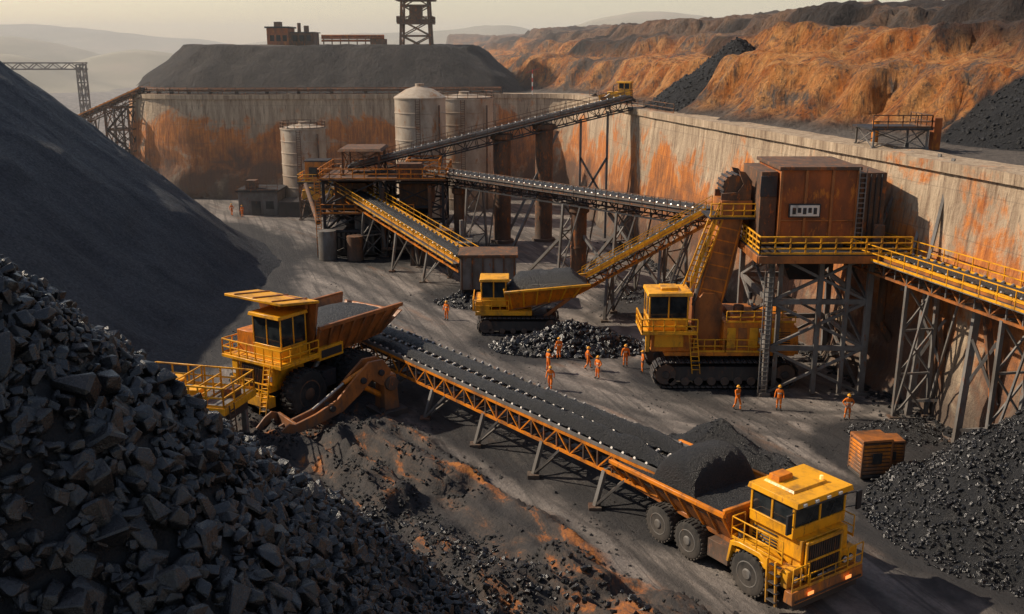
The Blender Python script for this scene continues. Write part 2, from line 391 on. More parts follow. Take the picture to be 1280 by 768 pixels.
def cone(X,Y,cx,cy,R,H): return H*np.clip(1-np.hypot(X-cx,Y-cy)/R+(fbm(X/2,Y/2,3,77)-.5)*.10,0,1)
PC=[(29.5,134,12.5,9.2),(51,89,13.5,10.0),(41,112,9,8.5)]
def cliffd(X,Y):
    d,sg,arc=segdist(X,Y,TOE); d=-d*sg
    g=(1-abs(2*fbm(arc/6.5,d/40,4,21)-1))**1.3*5.5+(1-abs(2*fbm(arc/2.6,d/30,3,27)-1))*1.8+(fbm(arc/24,d/50,2,25)-.5)*15
    return d-g+5,arc
def ph0(X,Y):
    d,arc=cliffd(X,Y)
    amp=12.6+(fbm(X/30,Y/30,3,31)-.5)*4.5
    w=fbm(arc/30,arc*0,2,44)
    p=.12*sstep(-2,3,d)+.38*sstep(1.5,6.5,d)+.04*sstep(6.5,10+4*w,d)+.24*sstep(9.5+4*w,13+4*w,d)+.03*sstep(13+4*w,17+4*w,d)+.19*sstep(17+4*w,20+4*w,d)
    c=amp*p+(fbm(X/2.2,Y/2.2,4,41)-.5)*1.7*sstep(0,5,d)+np.clip((d-24)/60,0,1)*2.5
    m=8.4*np.clip(1-mesa(X,Y)/10.5,0,1)+(fbm(X/4,Y/4,4,9)-.5)*.9
    return np.maximum(c,m)
def pcone(X,Y):
    h=np.full(X.shape,-1.0)
    for q in PC: h=np.maximum(h,np.where(np.hypot(X-q[0],Y-q[1])<q[2]*1.05,cone(X,Y,*q)+.05,-1))
    return h
def ph(X,Y): return WT+np.maximum(ph0(X,Y),pcone(X,Y))
def pmask(X,Y):
    d,arc=cliffd(X,Y)
    o=sstep(0,2.5,d)*(1-sstep(12,18,d)*.8)
    co=(pcone(X,Y)>ph0(X,Y)-.15)*1.0
    sm=sstep(.50,.59,fbm(arc/12,d/7,4,71))*sstep(10,14,d)*(d<60)*.8
    co=np.maximum(co,sm)
    ms=mesa(X,Y); mm=(ms<12)*(ms>-1.5)*(d<3)
    co=np.maximum(co,mm*(.6+.3*fbm(X/4,Y/8,3,4)))
    fl=(d<-.5)*(ms>12)*(1-co)*.85
    fl=np.maximum(fl,(ms<-2)*.35*(1-co))
    return np.stack([o,np.clip(co,0,1),fl,np.ones(X.shape)],-1)
def offs(line,d):
    out=[]
    for i,(x,y) in enumerate(line):
        a=line[max(0,i-1)];b=line[min(len(line)-1,i+1)]; dx,dy=b[0]-a[0],b[1]-a[1]; l=math.hypot(dx,dy)
        out.append((x-dy/l*d,y+dx/l*d))
    return out
def inpoly(X,Y,poly):
    ins=np.zeros(X.shape,bool); n=len(poly)
    for i in range(n):
        x1,y1=poly[i];x2,y2=poly[(i+1)%n]
        if y1==y2: continue
        c=((y1>Y)!=(y2>Y))&(X<(x2-x1)*(Y-y1)/(y2-y1)+x1); ins^=c
    return ins
poly=offs(WL,-.7)+[(-73,900),(900,900),(900,-10)]
pxs=np.unique(np.concatenate([np.arange(-75,10,.9),np.arange(10,75,.5),np.arange(75,140,2),np.arange(140,600,30)]))
pys=np.unique(np.concatenate([np.arange(-10,60,2),np.arange(60,240,.6),np.arange(240,420,2.5),np.arange(420,800,30)]))
gridmesh('hillside_terrain',pxs,pys,ph,'hillside',pmask,keep=lambda X,Y:inpoly(X,Y,poly))
PX=[];PY=[]
for (cx,cy,R,H) in PC:
    r=R*np.sqrt(rng.uniform(0,1.05,2600));t=rng.uniform(0,6.283,2600); PX.append(cx+r*np.cos(t));PY.append(cy+r*np.sin(t))
PX=np.concatenate(PX);PY=np.concatenate(PY); k=pcone(PX,PY)>ph0(PX,PY)-.1; PX=PX[k];PY=PY[k]
scatter('coal_lumps',np.stack([PX,PY,ph(PX,PY)+.02],-1),rng.uniform(.12,.42,len(PX)),'coal_heap')
def make_wall():
    L=[0]
    for a,b in zip(WL[:-1],WL[1:]): L.append(L[-1]+math.hypot(b[0]-a[0],b[1]-a[1]))
    S=np.arange(0,L[-1],1.0); px=np.interp(S,L,[p[0] for p in WL]); py=np.interp(S,L,[p[1] for p in WL])
    line=list(zip(px,py)); nr=np.array(offs(line,1.0))-np.array(line)
    n=len(S); rows=[]
    zs=list(np.linspace(-1,16.6,22))
    for z in zs:
        f=1-(z/16.6); low=np.clip(1-z/6,0,1)
        off=1.6*f+(fbm(S/3,np.full(n,z/3),4,12)-.5)*.5*(1.0-.5*(z/16.6))+low*(fbm(S/5,np.full(n,z/2),4,13)-.35)*2.2
        rows.append(np.stack([px+nr[:,0]*off,py+nr[:,1]*off,np.full(n,z)],-1))
    tz=(fbm(S/4,S*0,3,2)-.5)*.2
    for off,z in [(.28,16.6),(.28,17.35),(-3.2,17.35),(-3.2,15.0)]:
        rows.append(np.stack([px+nr[:,0]*off,py+nr[:,1]*off,np.full(n,z)+(tz if z>17 else 0)],-1))
    V=np.concatenate(rows); r=len(rows)
    F=[(j*n+i+1,j*n+i,(j+1)*n+i,(j+1)*n+i+1) for j in range(r-1) for i in range(n-1)]
    me=D.meshes.new('concrete_retaining_wall'); me.from_pydata(V.tolist(),[],F); me.update(); me.shade_smooth(); me.set_sharp_from_angle(angle=math.radians(40))
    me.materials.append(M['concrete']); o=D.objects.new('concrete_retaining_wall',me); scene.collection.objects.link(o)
make_wall()
n=1600; y=rng.uniform(45,130,n); x=np.interp(y,[34,62,86,108,130],[38,32,26.5,21.5,16.3])-2.0-abs(rng.normal(0,1.1,n))
scatter('rubble',np.stack([x,y,gh(x,y)+.02],-1),rng.uniform(.08,.5,n),'coal_heap')
n=6200; X=rng.uniform(-26,28,n);Y=rng.uniform(38,112,n); k=fbm(X/5,Y/5,3,91)>.50; X=X[k];Y=Y[k]
scatter('gravel',np.stack([X,Y,gh(X,Y)],-1),rng.uniform(.04,.2,len(X))**1.0,'coal_heap')
n=6200; t=rng.uniform(0,1,n); X=np.interp(t,[0,.45,1],[-15,-6,5])+rng.normal(0,3.2,n);Y=np.interp(t,[0,.45,1],[64,51,34])+rng.normal(0,2.2,n); k=fbm(X/3,Y/3,3,93)>.52; X=X[k];Y=Y[k]
scatter('gravel',np.stack([X,Y,gh(X,Y)],-1),rng.uniform(.04,.28,len(X)),'coal_heap')
def fh(X,Y):
    h=-12+np.zeros(X.shape)
    for cx,cy,rx,ry,H in [(-330,640,60,70,24),(-410,700,60,60,30),(-270,760,70,70,27),(-480,900,160,90,42),(-150,1200,260,100,44),(120,900,140,90,58),(300,1050,260,120,60),(-30,1100,160,80,52),(650,1000,300,150,60),(-700,1400,400,150,60)]:
        h=np.maximum(h,H*np.exp(-((X-cx)/rx)**2-((Y-cy)/ry)**2)+(fbm(X/60,Y/60,4,3)-.5)*11-4)
    return h
gridmesh('hills',np.arange(-1300,1300,12),np.arange(480,1700,14),fh,'far')
def sp(X,Y):
    d,_,_=segdist(X,Y,[(-75,30),(-75,107)])
    h=(47.5-d+(fbm(X/9,Y/9,3,14)-.5)*2.4+(fbm(X/20,Y/2.5,3,16)-.5)*.7)*.84
    h=np.where(h>30,30+(h-30)*.25,h)
    return h+(fbm(X/1.5,Y/1.5,3,15)-.5)*.4-.3+np.where(h<1.5,(h-1.5)*-.35,0)
gridmesh('coal_stockpile',np.arange(-130,-24,.6),np.arange(-20,160,.6),sp,'coal_fine')
AX,AY,AH=-18.5,24.2,25.0
def fp(X,Y):
    d=np.hypot(X-AX,Y-AY); h=AH-1.066*d+(fbm(X/3,Y/3,3,19)-.5)*1.5
    return np.where(h<1.0,1.0+(h-1.0)*.45,h)-.25
e=D.objects.new('coal_lump_pile',None); scene.collection.objects.link(e)
o=gridmesh('pile_core',np.arange(-46,10,.4),np.arange(-4,52,.4),fp,'coal_heap'); o.parent=e
N=30000; th=rng.uniform(-2.7,1.25,N); rr=27*np.sqrt(rng.uniform(0,1,N))
X=AX+rr*np.cos(th);Y=AY+rr*np.sin(th)
k=(Y>8)&(X>-26); X,Y=X[k],Y[k]
Z=fp(X,Y)
near=np.clip(1-np.hypot(X+11,Y-17)/12,0,1)
big=rng.uniform(0,1,len(X))
S=.24+.36*rng.uniform(0,1,len(X))**2+near*.65*big**3
S*=np.where(fbm(X/4,Y/4,2,4)>.5,1.12,.88)
k=Z>-.6
scatter('lumps',np.stack([X,Y,Z+S*rng.uniform(0,.45,len(S))],-1)[k],S[k],'coal_lump',e)
N=80; th=rng.uniform(-2.0,.2,N); rr=rng.uniform(5,21,N); X=AX+rr*np.cos(th);Y=AY+rr*np.sin(th); Z=fp(X,Y)
S=rng.uniform(.7,1.35,N)*np.clip(1.15-np.hypot(X+11,Y-17)/20,.45,1); scatter('large_lumps',np.stack([X,Y,Z+S*.4],-1),S,'coal_lump',e)
N=2600; th=rng.uniform(-.9,1.3,N); rr=rng.uniform(22,29,N)
X=AX+rr*np.cos(th);Y=AY+rr*np.sin(th)
scatter('spilled_lumps',np.stack([X,Y,np.maximum(fp(X,Y),gh(X,Y))+.03],-1),rng.uniform(.08,.38,N),'coal_lump',e)
def heap(name,cx,cy,rx,ry,H,mat='coal_heap',rot=0,lumps=0,ls=(.1,.3),z0=-.2,seed=1,power=1.0):
    e=D.objects.new(name,None); scene.collection.objects.link(e)
    n=80; u=np.linspace(-1.15,1.15,n)
    c,s=math.cos(rot),math.sin(rot)
    U,V=np.meshgrid(u,u)
    X=cx+U*rx*c-V*ry*s; Y=cy+U*rx*s+V*ry*c
    def hh(U,V,X,Y):
        R=np.hypot(U,V); k=1-R+ (fbm(X/1.6,Y/1.6,4,seed)-.5)*.28
        return z0+H*np.sign(k)*np.abs(np.clip(k,-.3,1))**power
    Z=hh(U,V,X,Y); i=np.arange(n*n).reshape(n,n)
    F=np.stack([i[:-1,:-1],i[:-1,1:],i[1:,1:],i[1:,:-1]],-1).reshape(-1,4)
    me=D.meshes.new('mound'); me.from_pydata(np.stack([X,Y,Z],-1).reshape(-1,3).tolist(),[],F.tolist()); me.update(); me.shade_smooth()
    me.materials.append(M[mat]); ob=D.objects.new('mound',me); scene.collection.objects.link(ob); ob.parent=e
    if lumps:
        r=np.sqrt(rng.uniform(0,1.1,lumps)); t=rng.uniform(0,6.283,lumps); U=r*np.cos(t);V=r*np.sin(t)
        X=cx+U*rx*c-V*ry*s; Y=cy+U*rx*s+V*ry*c; Z=np.maximum(hh(U,V,X,Y),gh(X,Y))
        scatter('lumps',np.stack([X,Y,Z+.03],-1),rng.uniform(ls[0],ls[1],lumps)*rng.uniform(.5,1,lumps),'coal_lump' ,e)
    return e
heap('coal_heap',30.2,49.5,10.2,9,8.4,lumps=10000,ls=(.12,.36),seed=3)
heap('coal_heap',5.2,82.6,6.8,3.2,2.4,lumps=1700,ls=(.15,.85),seed=4)
heap('coal_heap',-4.5,98,3.4,2.4,1.4,lumps=350,ls=(.12,.6),seed=5)
heap('coal_heap',12.2,55.2,7.2,2.8,4.2,rot=math.radians(-22),lumps=900,ls=(.05,.16),seed=6)
heap('coal_heap',26,62.5,3.5,2.2,1.2,lumps=300,ls=(.1,.3),seed=7)
heap('coal_heap',17,100,6,4,2.2,lumps=300,ls=(.1,.4),seed=8)
# ================================================================ CONVEYORS
def conveyor(name,p0,p1,w=2.0,depth=1.2,truss='steel_dark',chord='paint_orange',legs=(),legmat='steel_grey',rails=('L','R'),
             railmat='paint_yellow',lanes=None,load=None,bay=1.5,gz=0,spread=.7,skirt='paint_orange'):
    o=Obj(name); p0=Vector(p0);p1=Vector(p1);L=(p1-p0).length;d=(p1-p0)/L
    s=d.cross(Vector((0,0,1))).normalized(); n=s.cross(d).normalized()
    F=lambda t,a,b: p0+d*t+s*a+n*b
    T=o.p('truss_frame'); nb=max(2,round(L/bay))
    for a in (-w/2,w/2):
        T.beam(F(0,a,0),F(L,a,0),.14,.16,chord,n); T.beam(F(0,a,-depth),F(L,a,-depth),.14,.16,chord,n)
        for i in range(nb+1):
            t=L*i/nb; T.beam(F(t,a,0),F(t,a,-depth),.09,.09,truss,d)
            if i<nb:
                t2=L*(i+1)/nb
                if i%2: T.beam(F(t,a,0),F(t2,a,-depth),.08,.08,chord,s)
                else: T.beam(F(t,a,-depth),F(t2,a,0),.08,.08,chord,s)
    for i in range(nb+1):
        t=L*i/nb; T.beam(F(t,-w/2,-depth),F(t,w/2,-depth),.09,.09,truss,n); T.beam(F(t,-w/2,-.05),F(t,w/2,-.05),.09,.09,truss,n)
    lanes=lanes or [(-w*.38,w*.38)]
    B=o.p('belt'); R=o.p('idler_rollers')
    for a0,a1 in lanes:
        nn=max(2,int(L/1.0)); prof=[(0,.30),(.22,.14),(.5,.10),(.78,.14),(1,.30)]
        vs=[F(L*i/nn,a0+(a1-a0)*u,b) for i in range(nn+1) for u,b in prof]
        fs=[(i*5+j,i*5+j+1,(i+1)*5+j+1,(i+1)*5+j) for i in range(nn) for j in range(4)]
        B.add(vs,fs,'belt'); B.beam(F(0,(a0+a1)/2,-.45),F(L,(a0+a1)/2,-.45),a1-a0,.04,'belt',n)
        for i in range(int(L/.9)):
            t=.45+i*.9
            R.cyl(F(t,a0-.05,.26),F(t,a0-.22,.36),.09,'roller',n=6); R.cyl(F(t,a1+.05,.26),F(t,a1+.22,.36),.09,'roller',n=6)
            R.beam(F(t,a0-.2,.02),F(t,a1+.2,.02),.08,.08,'steel_grey',n)
            R.beam(F(t,a0-.2,.0),F(t,a0-.2,.32),.07,.05,'steel_grey',d); R.beam(F(t,a1+.2,.0),F(t,a1+.2,.32),.07,.05,'steel_grey',d)
        for e in (-.1,L+.1):
            R.cyl(F(e,a0-.1,-.18),F(e,a1+.1,-.18),.36,'steel_dark',n=14)
        if load:
            C=o.p('coal_on_belt'); nn=int((load[1]-load[0])/.2); m=11; vs=[]
            for i in range(nn+1):
                t=load[0]+(load[1]-load[0])*i/nn; hh=load[2]*(.6+.8*float(fbm(np.array(t/1.3),np.array(a0*3),3,5)))
                if load[3]: hh*=.30+.70*(i/nn)**2
                hh*=min(1,i*.2/1.2+.02,(nn-i)*.2/1.6+.02)
                for j in range(m):
                    u=j/(m-1); q=abs(2*u-1); vs.append(F(t,a0+(a1-a0)*(.08+.84*u),.13+.12*q+hh*(1-q**1.6)+random.uniform(-.03,.05)))
            C.add(vs,[(i*m+j,i*m+j+1,(i+1)*m+j+1,(i+1)*m+j) for i in range(nn) for j in range(m-1)],'coal_heap')
    for a in (-w/2-.02,w/2+.02): T.beam(F(0,a,.22),F(L,a,.22),.05,.22,skirt,n)
    H=o.p('handrails')
    for k in rails:
        a=-w/2 if k=='L' else w/2; sg=-1 if k=='L' else 1
        T.beam(F(0,a+sg*.42,-.12),F(L,a+sg*.42,-.12),.75,.05,'steel_grey',n)
        pts=[F(0,a+sg*.8,-.08),F(L,a+sg*.8,-.08)]; H.rail(pts,railmat,1.1,1.6,.03)
        for i in range(nb+1):
            t=L*i/nb; T.beam(F(t,a,-.45),F(t,a+sg*.8,-.12),.06,.06,truss,d)
    G=o.p('support_legs')
    for t in legs:
        top=F(t,0,-depth); 
        fl=[]
        for sg in (-1,1):
            a=top+s*sg*w/2; b=Vector((a.x+s.x*sg*spread,a.y+s.y*sg*spread,gz)); fl.append((a,b))
            G.beam(a,b,.24,.24,legmat,d); G.box(b.x-.35,b.x+.35,b.y-.35,b.y+.35,gz-.4,gz+.12,'concrete')
        (a,b),(c,e)=fl; hgt=a.z-gz
        G.beam(a,c,.2,.2,legmat); nl=max(1,round(hgt/3.2))
        for i in range(nl):
            q0=i/nl;q1=(i+1)/nl
            G.beam(a.lerp(b,q0),c.lerp(e,q1),.12,.12,legmat,d); G.beam(c.lerp(e,q0),a.lerp(b,q1),.12,.12,legmat,d)
            if i: G.beam(a.lerp(b,q0),c.lerp(e,q0),.14,.14,legmat,d)
        dh=Vector((d.x,d.y,0)).normalized()
        for (a_,b_) in fl:
            r=min(2.6,hgt*.8); G.beam(b_+Vector((0,0,.1)),a_+dh*r+Vector((0,0,(d.z/max(.1,math.hypot(d.x,d.y)))*r)),.13,.13,legmat)
    return o.done()
conveyor('belt_conveyor',(-12.6,77.8,3.1),(9.2,49.6,3.2),w=3.7,depth=1.15,truss='steel_rusty',chord='paint_orange',legs=[2,8,14,20,26,31.5],legmat='steel_grey',
   rails=(),lanes=[(-1.65,-.25),(.2,1.6)],load=(.3,35.2,.95,True),bay=1.2,skirt='steel_grey')
conveyor('belt_conveyor',(-20.5,127,10.4),(15.2,133,18.7),w=2.2,depth=1.5,truss='steel_dark',chord='steel_dark',legs=[3,9],rails=('L','R'),railmat='steel_rusty',skirt='steel_grey',load=(0,36,.2,False))
conveyor('belt_conveyor',(-9.6,126,9.9),(18.3,92.5,10.2),w=2.4,depth=1.3,truss='steel_dark',chord='steel_dark',legs=[8,25,33,40],rails=('R',),railmat='steel_rusty',skirt='steel_grey',load=(0,43,.15,False))
conveyor('belt_conveyor',(-21.5,126,8.2),(-4.6,102.5,3.3),w=2.2,depth=1.1,truss='steel_rusty',chord='paint_orange',legs=[8,16,23],rails=('R','L'),skirt='paint_yellow',load=(0,28,.3,False))
conveyor('belt_conveyor',(6.2,93.5,3.2),(17.8,89.5,10.8),w=2.2,depth=1.1,truss='steel_rusty',chord='paint_orange',legs=[3.2,9],rails=('R','L'),skirt='paint_yellow',load=(0,14,.3,False))
conveyor('belt_conveyor',(26.3,74.5,10.4),(32.6,38,11.4),w=2.3,depth=1.2,truss='steel_grey',chord='paint_brown',legs=[9,19,29],rails=('R','L'),skirt='paint_yellow',load=(0,36,.2,False),spread=.1,legmat='steel_grey')
conveyor('belt_conveyor',(-82,181,11.0),(-63.5,175.5,18.2),w=2.0,depth=1.3,truss='steel_rusty',chord='steel_rusty',legs=[3,8,14],rails=('L',),railmat='steel_rusty')
for x,y,zt,r in [(-1.3,130.2,14.2,1.15),(4.2,131.2,15.4,1.15),(7.2,106.0,8.6,.85),(-6.5,122.3,8.3,.7)]:
    o=Obj('steel_column',(x,y,0)); m=o.p('shaft')
    m.lathe((0,0,-.3),(0,0,1),[(r*1.35,0),(r*1.35,.7),(r,.75),(r,zt*.5),(r*1.06,zt*.5+.02),(r*1.06,zt*.5+.25),(r,zt*.5+.27),(r,zt-.5),(r*1.3,zt-.3),(r*1.3,zt+.3)],24,'steel_rusty'); o.done()
o=Obj('steel_bracing')
m=o.p('struts')
for a,b in [((-1,130,.2),(6,131,14.5)),((4.2,131,9),(10,132,.2)),((-4,129,9),(-10,128,.2)),((7.2,106,6),(12,100,.2)),((7.2,106,.5),(12,100,8.6)),((2,112,.2),(7,106,7)),((0,124,.2),(4,131,8)),((10,102,8.5),(16,96,.3)),((11,101,.2),(16,95,8.5)),((8,118,.2),(8,112,8.6)),((9,132,.2),(9,132,16)),((12.5,132,.2),(12.5,132,17)),((9,132,5),(12.5,132,11)),((9,132,11),(12.5,132,5))]:
    m.beam(a,b,.3,.3,'steel_grey')
o.done()
# ================================================================ TRANSFER TOWER
def transfer():
    o=Obj('transfer_tower'); s=o.p('frame')
    s.tower(-23,-16,121,131,0,9.4,3,.35,'steel_dark'); s.tower(-15.5,-8.5,122,131,0,9.0,3,.32,'steel_dark')
    s.box(-23.6,-7.8,120.4,131.6,9.4,9.6,'steel_rusty'); s.box(-23.4,-12,120.8,131.2,5.2,5.35,'steel_rusty')
    s.tower(-21,-16.5,124,130,9.6,12.6,1,.22,'steel_rusty'); s.box(-21.6,-16,123.4,130.6,12.6,12.9,'steel_rusty',.3,.3)
    s.tower(-13,-9,123,128,9.6,11.6,1,.2,'paint_orange')
    r=o.p('railings'); r.rail([(-23.5,120.5,9.6),(-8,120.5,9.6),(-8,131.5,9.6),(-23.5,131.5,9.6)],'paint_orange',1.2,1.4,.05,closed=True)
    r.rail([(-23.4,120.8,5.35),(-12,120.8,5.35)],'paint_orange',1.1,1.4,.05)
    h=o.p('hoppers')
    for x in (-20,-12): h.box(x-2,x+2,123,129,5.6,8.8,'steel_rusty'); h.hexa([(x-.6,125,3.4),(x+.6,125,3.4),(x+.6,127,3.4),(x-.6,127,3.4),(x-2,123,5.6),(x+2,123,5.6),(x+2,129,5.6),(x-2,129,5.6)],'steel_dark')
    h.box(-22.4,-17,121.6,129,0,3.2,'steel_dark'); h.box(-15,-9.5,122.6,129,0,2.8,'steel_rusty'); h.box(-19.5,-17.5,122,124,3.2,4.9,'steel_grey')
    h.box(-14,-11,121,123,9.6,11.4,'steel_rusty'); h.cyl((-22.4,119,0),(-22.4,119,3.6),1.1,'steel_grey',n=20); h.cyl((-19,118.6,0),(-19,118.6,3.0),1.0,'steel_rusty',n=20)
    for i in range(9): h.box(-22.2+i*.6,-21.9+i*.6,121.5,121.62,.4,2.8,'steel_grey')
    r.ladder((-23.6,120.2,0),(-23.6,120.2,9.6),.6,'paint_orange')
    m=o.p('pipes')
    for a,b,rr in [((-24,122,4),(-28,135,7),.3),((-16,120.5,1),(-8,120.5,1.2),.25),((-15.8,121,8.5),(-15.8,121,.3),.3),((-10,120.6,0),(-10,120.6,8.8),.25),((-24,124,6.5),(-27,146,4),.35)]: m.cyl(a,b,rr,'steel_rusty')
    o.done(.02)
transfer()
o=Obj('machinery_shed'); m=o.p('walls')
m.box(-12,-5,115,120,0,2.6,'steel_dark'); m.box(-12.3,-4.7,114.7,120.3,2.6,2.85,'steel_grey'); 
for i in range(11): m.box(-11.8+i*.62,-11.5+i*.62,114.9,114.97,.2,2.4,'steel_rusty')
m.box(-10,-8.8,114.84,114.9,0,2.1,'steel_grey'); m.box(-9,-7,116,118,2.85,4.1,'steel_rusty'); m.cyl((-6,117,2.8),(-6,117,5.2),.25,'steel_grey'); o.done(.02)
o=Obj('machinery_shed'); m=o.p('walls')
m.box(-42,-36,152,158,0,3.6,'steel_grey'); m.box(-42.3,-35.7,151.7,158.3,3.6,3.9,'steel_dark'); m.box(-40,-38.6,151.9,151.97,0,2.2,'steel_dark'); m.box(-37.8,-36.6,151.9,151.97,1,2.2,'glass')
m.box(-35.7,-31,151,156,0,2.2,'steel_dark'); m.rail([(-42.3,151.7,3.9),(-35.8,151.7,3.9)],'steel_rusty'); m.box(-41,-39.5,153,155,3.9,5.2,'steel_rusty'); o.done(.02)
o=Obj('feed_hopper'); m=o.p('bin')
m.box(-5.2,.4,97.5,101.5,1.4,4.9,'steel_grey'); m.box(-5.4,.6,97.3,101.7,4.7,5.0,'steel_rusty'); m.hexa([(-3.5,98.7,.2),(-1.3,98.7,.2),(-1.3,100.3,.2),(-3.5,100.3,.2),(-5.2,97.5,1.4),(.4,97.5,1.4),(.4,101.5,1.4),(-5.2,101.5,1.4)],'steel_dark')
for i in range(6): m.box(-5.1+i*1.05,-4.95+i*1.05,97.36,97.5,1.4,4.7,'steel_rusty')
for x in (-5,.2):
    for y in (97.7,101.3): m.beam((x,y,0),(x,y,1.6),.25,.25,'steel_dark')
o.done(.02)
# ================================================================ SILOS
def silo(x,y,r,h,zb=0,dome=1.3,rail=True):
    o=Obj('storage_silo',(x,y,zb)); s=o.p('shell'); prof=[(r,-.3)]
    k=int(h/1.8)
    for i in range(k):
        z=h*i/k; prof+=[(r,z+.01),(r,z+h/k-.14),(r+.07,z+h/k-.12),(r+.07,z+h/k-.02)]
    prof+=[(r+.12,h),(r+.12,h+.15),(r*.55,h+dome*.75),(r*.18,h+dome),(r*.18,h+dome+.4)]
    s.lathe((0,0,0),(0,0,1),prof,36,'silo_metal')
    a=o.p('access_ladder'); a.ladder((0,-r-.3,0),(0,-r-.3,h),.6,'steel_rusty')
    for i in range(5): a.beam((0,-r,h*(i+.5)/5),(0,-r-.3,h*(i+.5)/5),.06,.06,'steel_rusty')
    a.cyl((r*.8,-r*.75,0),(r*.8,-r*.75,h*.95),.14,'steel_rusty')
    if rail:
        q=[((r)*math.cos(t),(r)*math.sin(t),h+.15) for t in np.linspace(0,6.283,19)[:-1]]
        o.p('roof_railing').rail(q,'steel_rusty',1.0,1.6,.04,closed=True)
    o.done()
silo(-33.2,160,3.5,12.6,dome=.7); silo(-13.6,150,3.75,17.8,dome=1.7,rail=False); silo(-7.6,161,4.6,17.2,dome=.7); silo(-25.5,150,1.6,7,dome=.5)
o=Obj('crusher_plant',(-29,150,0)); m=o.p('body')
m.tower(-2.6,2.6,-2.2,2.2,0,5.5,2,.3,'steel_rusty'); m.box(-2.9,2.9,-2.5,2.5,5.5,5.7,'steel_dark'); m.rail([(-2.8,-2.4,5.7),(2.8,-2.4,5.7),(2.8,2.4,5.7),(-2.8,2.4,5.7)],'paint_yellow',1.1,1.2,.05,closed=True)
m.box(-1.8,1.6,-1.6,1.6,5.7,8.6,'paint_orange'); m.box(-2.3,2.1,-2.0,2.0,3.0,4.4,'paint_yellow'); m.box(-1.9,1.7,-1.7,1.7,8.6,8.8,'steel_dark'); m.box(-1.2,1,-1.66,-1.6,6.4,7.8,'glass'); m.cyl((2.4,0,6),(5.2,0,1),.35,'steel_rusty'); o.done(.03)
# ================================================================ MESA TOP
zt=WT+8.4
o=Obj('headframe_tower',(-18.5,200,zt)); m=o.p('lattice')
def taper_tower(m,w0,w1,z0,z1,lev,mat,bw=.3):
    for l in range(lev):
        a=l/lev;b=(l+1)/lev; ra=w0+(w1-w0)*a; rb=w0+(w1-w0)*b; za=z0+(z1-z0)*a; zb=z0+(z1-z0)*b
        ca=[(-ra,-ra),(ra,-ra),(ra,ra),(-ra,ra)]; cb=[(-rb,-rb),(rb,-rb),(rb,rb),(-rb,rb)]
        for i in range(4):
            j=(i+1)%4; A=(*ca[i],za);B=(*cb[i],zb);C=(*ca[j],za);E=(*cb[j],zb)
            m.beam(A,B,bw*1.5,bw*1.5,mat); m.beam(B,E,bw,bw,mat); m.beam(A,E,bw*.7,bw*.7,mat); m.beam(C,B,bw*.7,bw*.7,mat)
taper_tower(m,2.9,2.3,-1,13,5,'steel_rusty')
for z,w in [(4.0,3.4),(8.3,3.7),(13,3.2)]:
    m.box(-w,w,-w,w,z,z+.25,'steel_rusty'); m.rail([(-w,-w,z+.25),(w,-w,z+.25),(w,w,z+.25),(-w,w,z+.25)],'steel_rusty',1.1,1.2,.06,closed=True)
m.box(-1.2,1.2,-1.2,1.2,4.2,7.4,'steel_rusty'); m.box(-1.6,.4,-1,1,8.5,11,'steel_rusty'); m.cyl((0,-.4,14.6),(0,.4,14.6),1.4,'steel_dark',n=20); o.done()
o=Obj('mine_building',(-42,199,zt)); m=o.p('walls')
m.box(-4.6,-.5,-3,3,-1,3.2,'rust_plate'); m.box(-.5,4.2,-2.5,3,-1,2.3,'steel_rusty'); m.box(-4.9,-.2,-3.3,3.3,3.2,3.5,'steel_dark'); m.box(-.2,4.5,-2.8,3.3,2.3,2.5,'steel_dark')
m.box(-3.6,-2.4,-1,1,3.5,4.4,'steel_rusty'); m.cyl((1,0,2.4),(1,0,4.2),.35,'steel_rusty'); m.cyl((2.4,0,2.4),(2.4,0,3.7),.5,'steel_rusty')
for x in (-4,-2.8,-1.6,.3,1.6,2.9): m.box(x,x+.8,-3.06,-3.0 if x<-1 else -2.44,.8,1.9,'glass')
o.done(.02)
o=Obj('pipe_rack',(-31,197,zt)); m=o.p('frame')
for i in range(8): m.beam((-5+i*1.6,0,-.6),(-5+i*1.6,0,1.7),.2,.2,'steel_rusty')
for z in (.9,1.4,1.8): m.cyl((-5.4,0,z),(6.6,0,z),.2,'rust_plate')
m.box(4,7,-1,1,-.3,1.2,'steel_rusty'); o.done()
o=Obj('pipeline',(0,0,0)); m=o.p('pipe')
wl=[p for p in WL if -66<p[0]<0 and p[1]>165][::1]
for a,b in zip(wl[:-1],wl[1:]):
    m.cyl((a[0],a[1]+1,18.1),(b[0],b[1]+1,18.1),.22,'steel_rusty'); m.cyl((a[0],a[1]+1.6,18.3),(b[0],b[1]+1.6,18.3),.16,'paint_brown'); m.beam((a[0],a[1]+1.3,17),(a[0],a[1]+1.3,18.3),.15,.6,'steel_dark')
m.rail([(p[0],p[1]+.3,17.35) for p in wl],'steel_rusty',1.1,2,.05); o.done()
o=Obj('pipe_gantry',(-108,250,0)); m=o.p('frame')
for x in (-18,2): m.tower(x,x+1.6,-1,1,-.5,21,5,.3,'steel_grey')
for y in (-1,1):
    m.beam((-26,y,21.4),(4,y,21.4),.3,.3,'steel_grey'); m.beam((-26,y,19.9),(4,y,19.9),.3,.3,'steel_grey')
    for i in range(15): m.beam((-26+i*2,y,21.4 if i%2 else 19.9),(-24+i*2,y,19.9 if i%2 else 21.4),.18,.18,'steel_grey')
o.done()
o=Obj('stair_tower',(-68,176,0)); m=o.p('frame'); m.tower(-2,2,-2,2,0,15,4,.3,'steel_rusty')
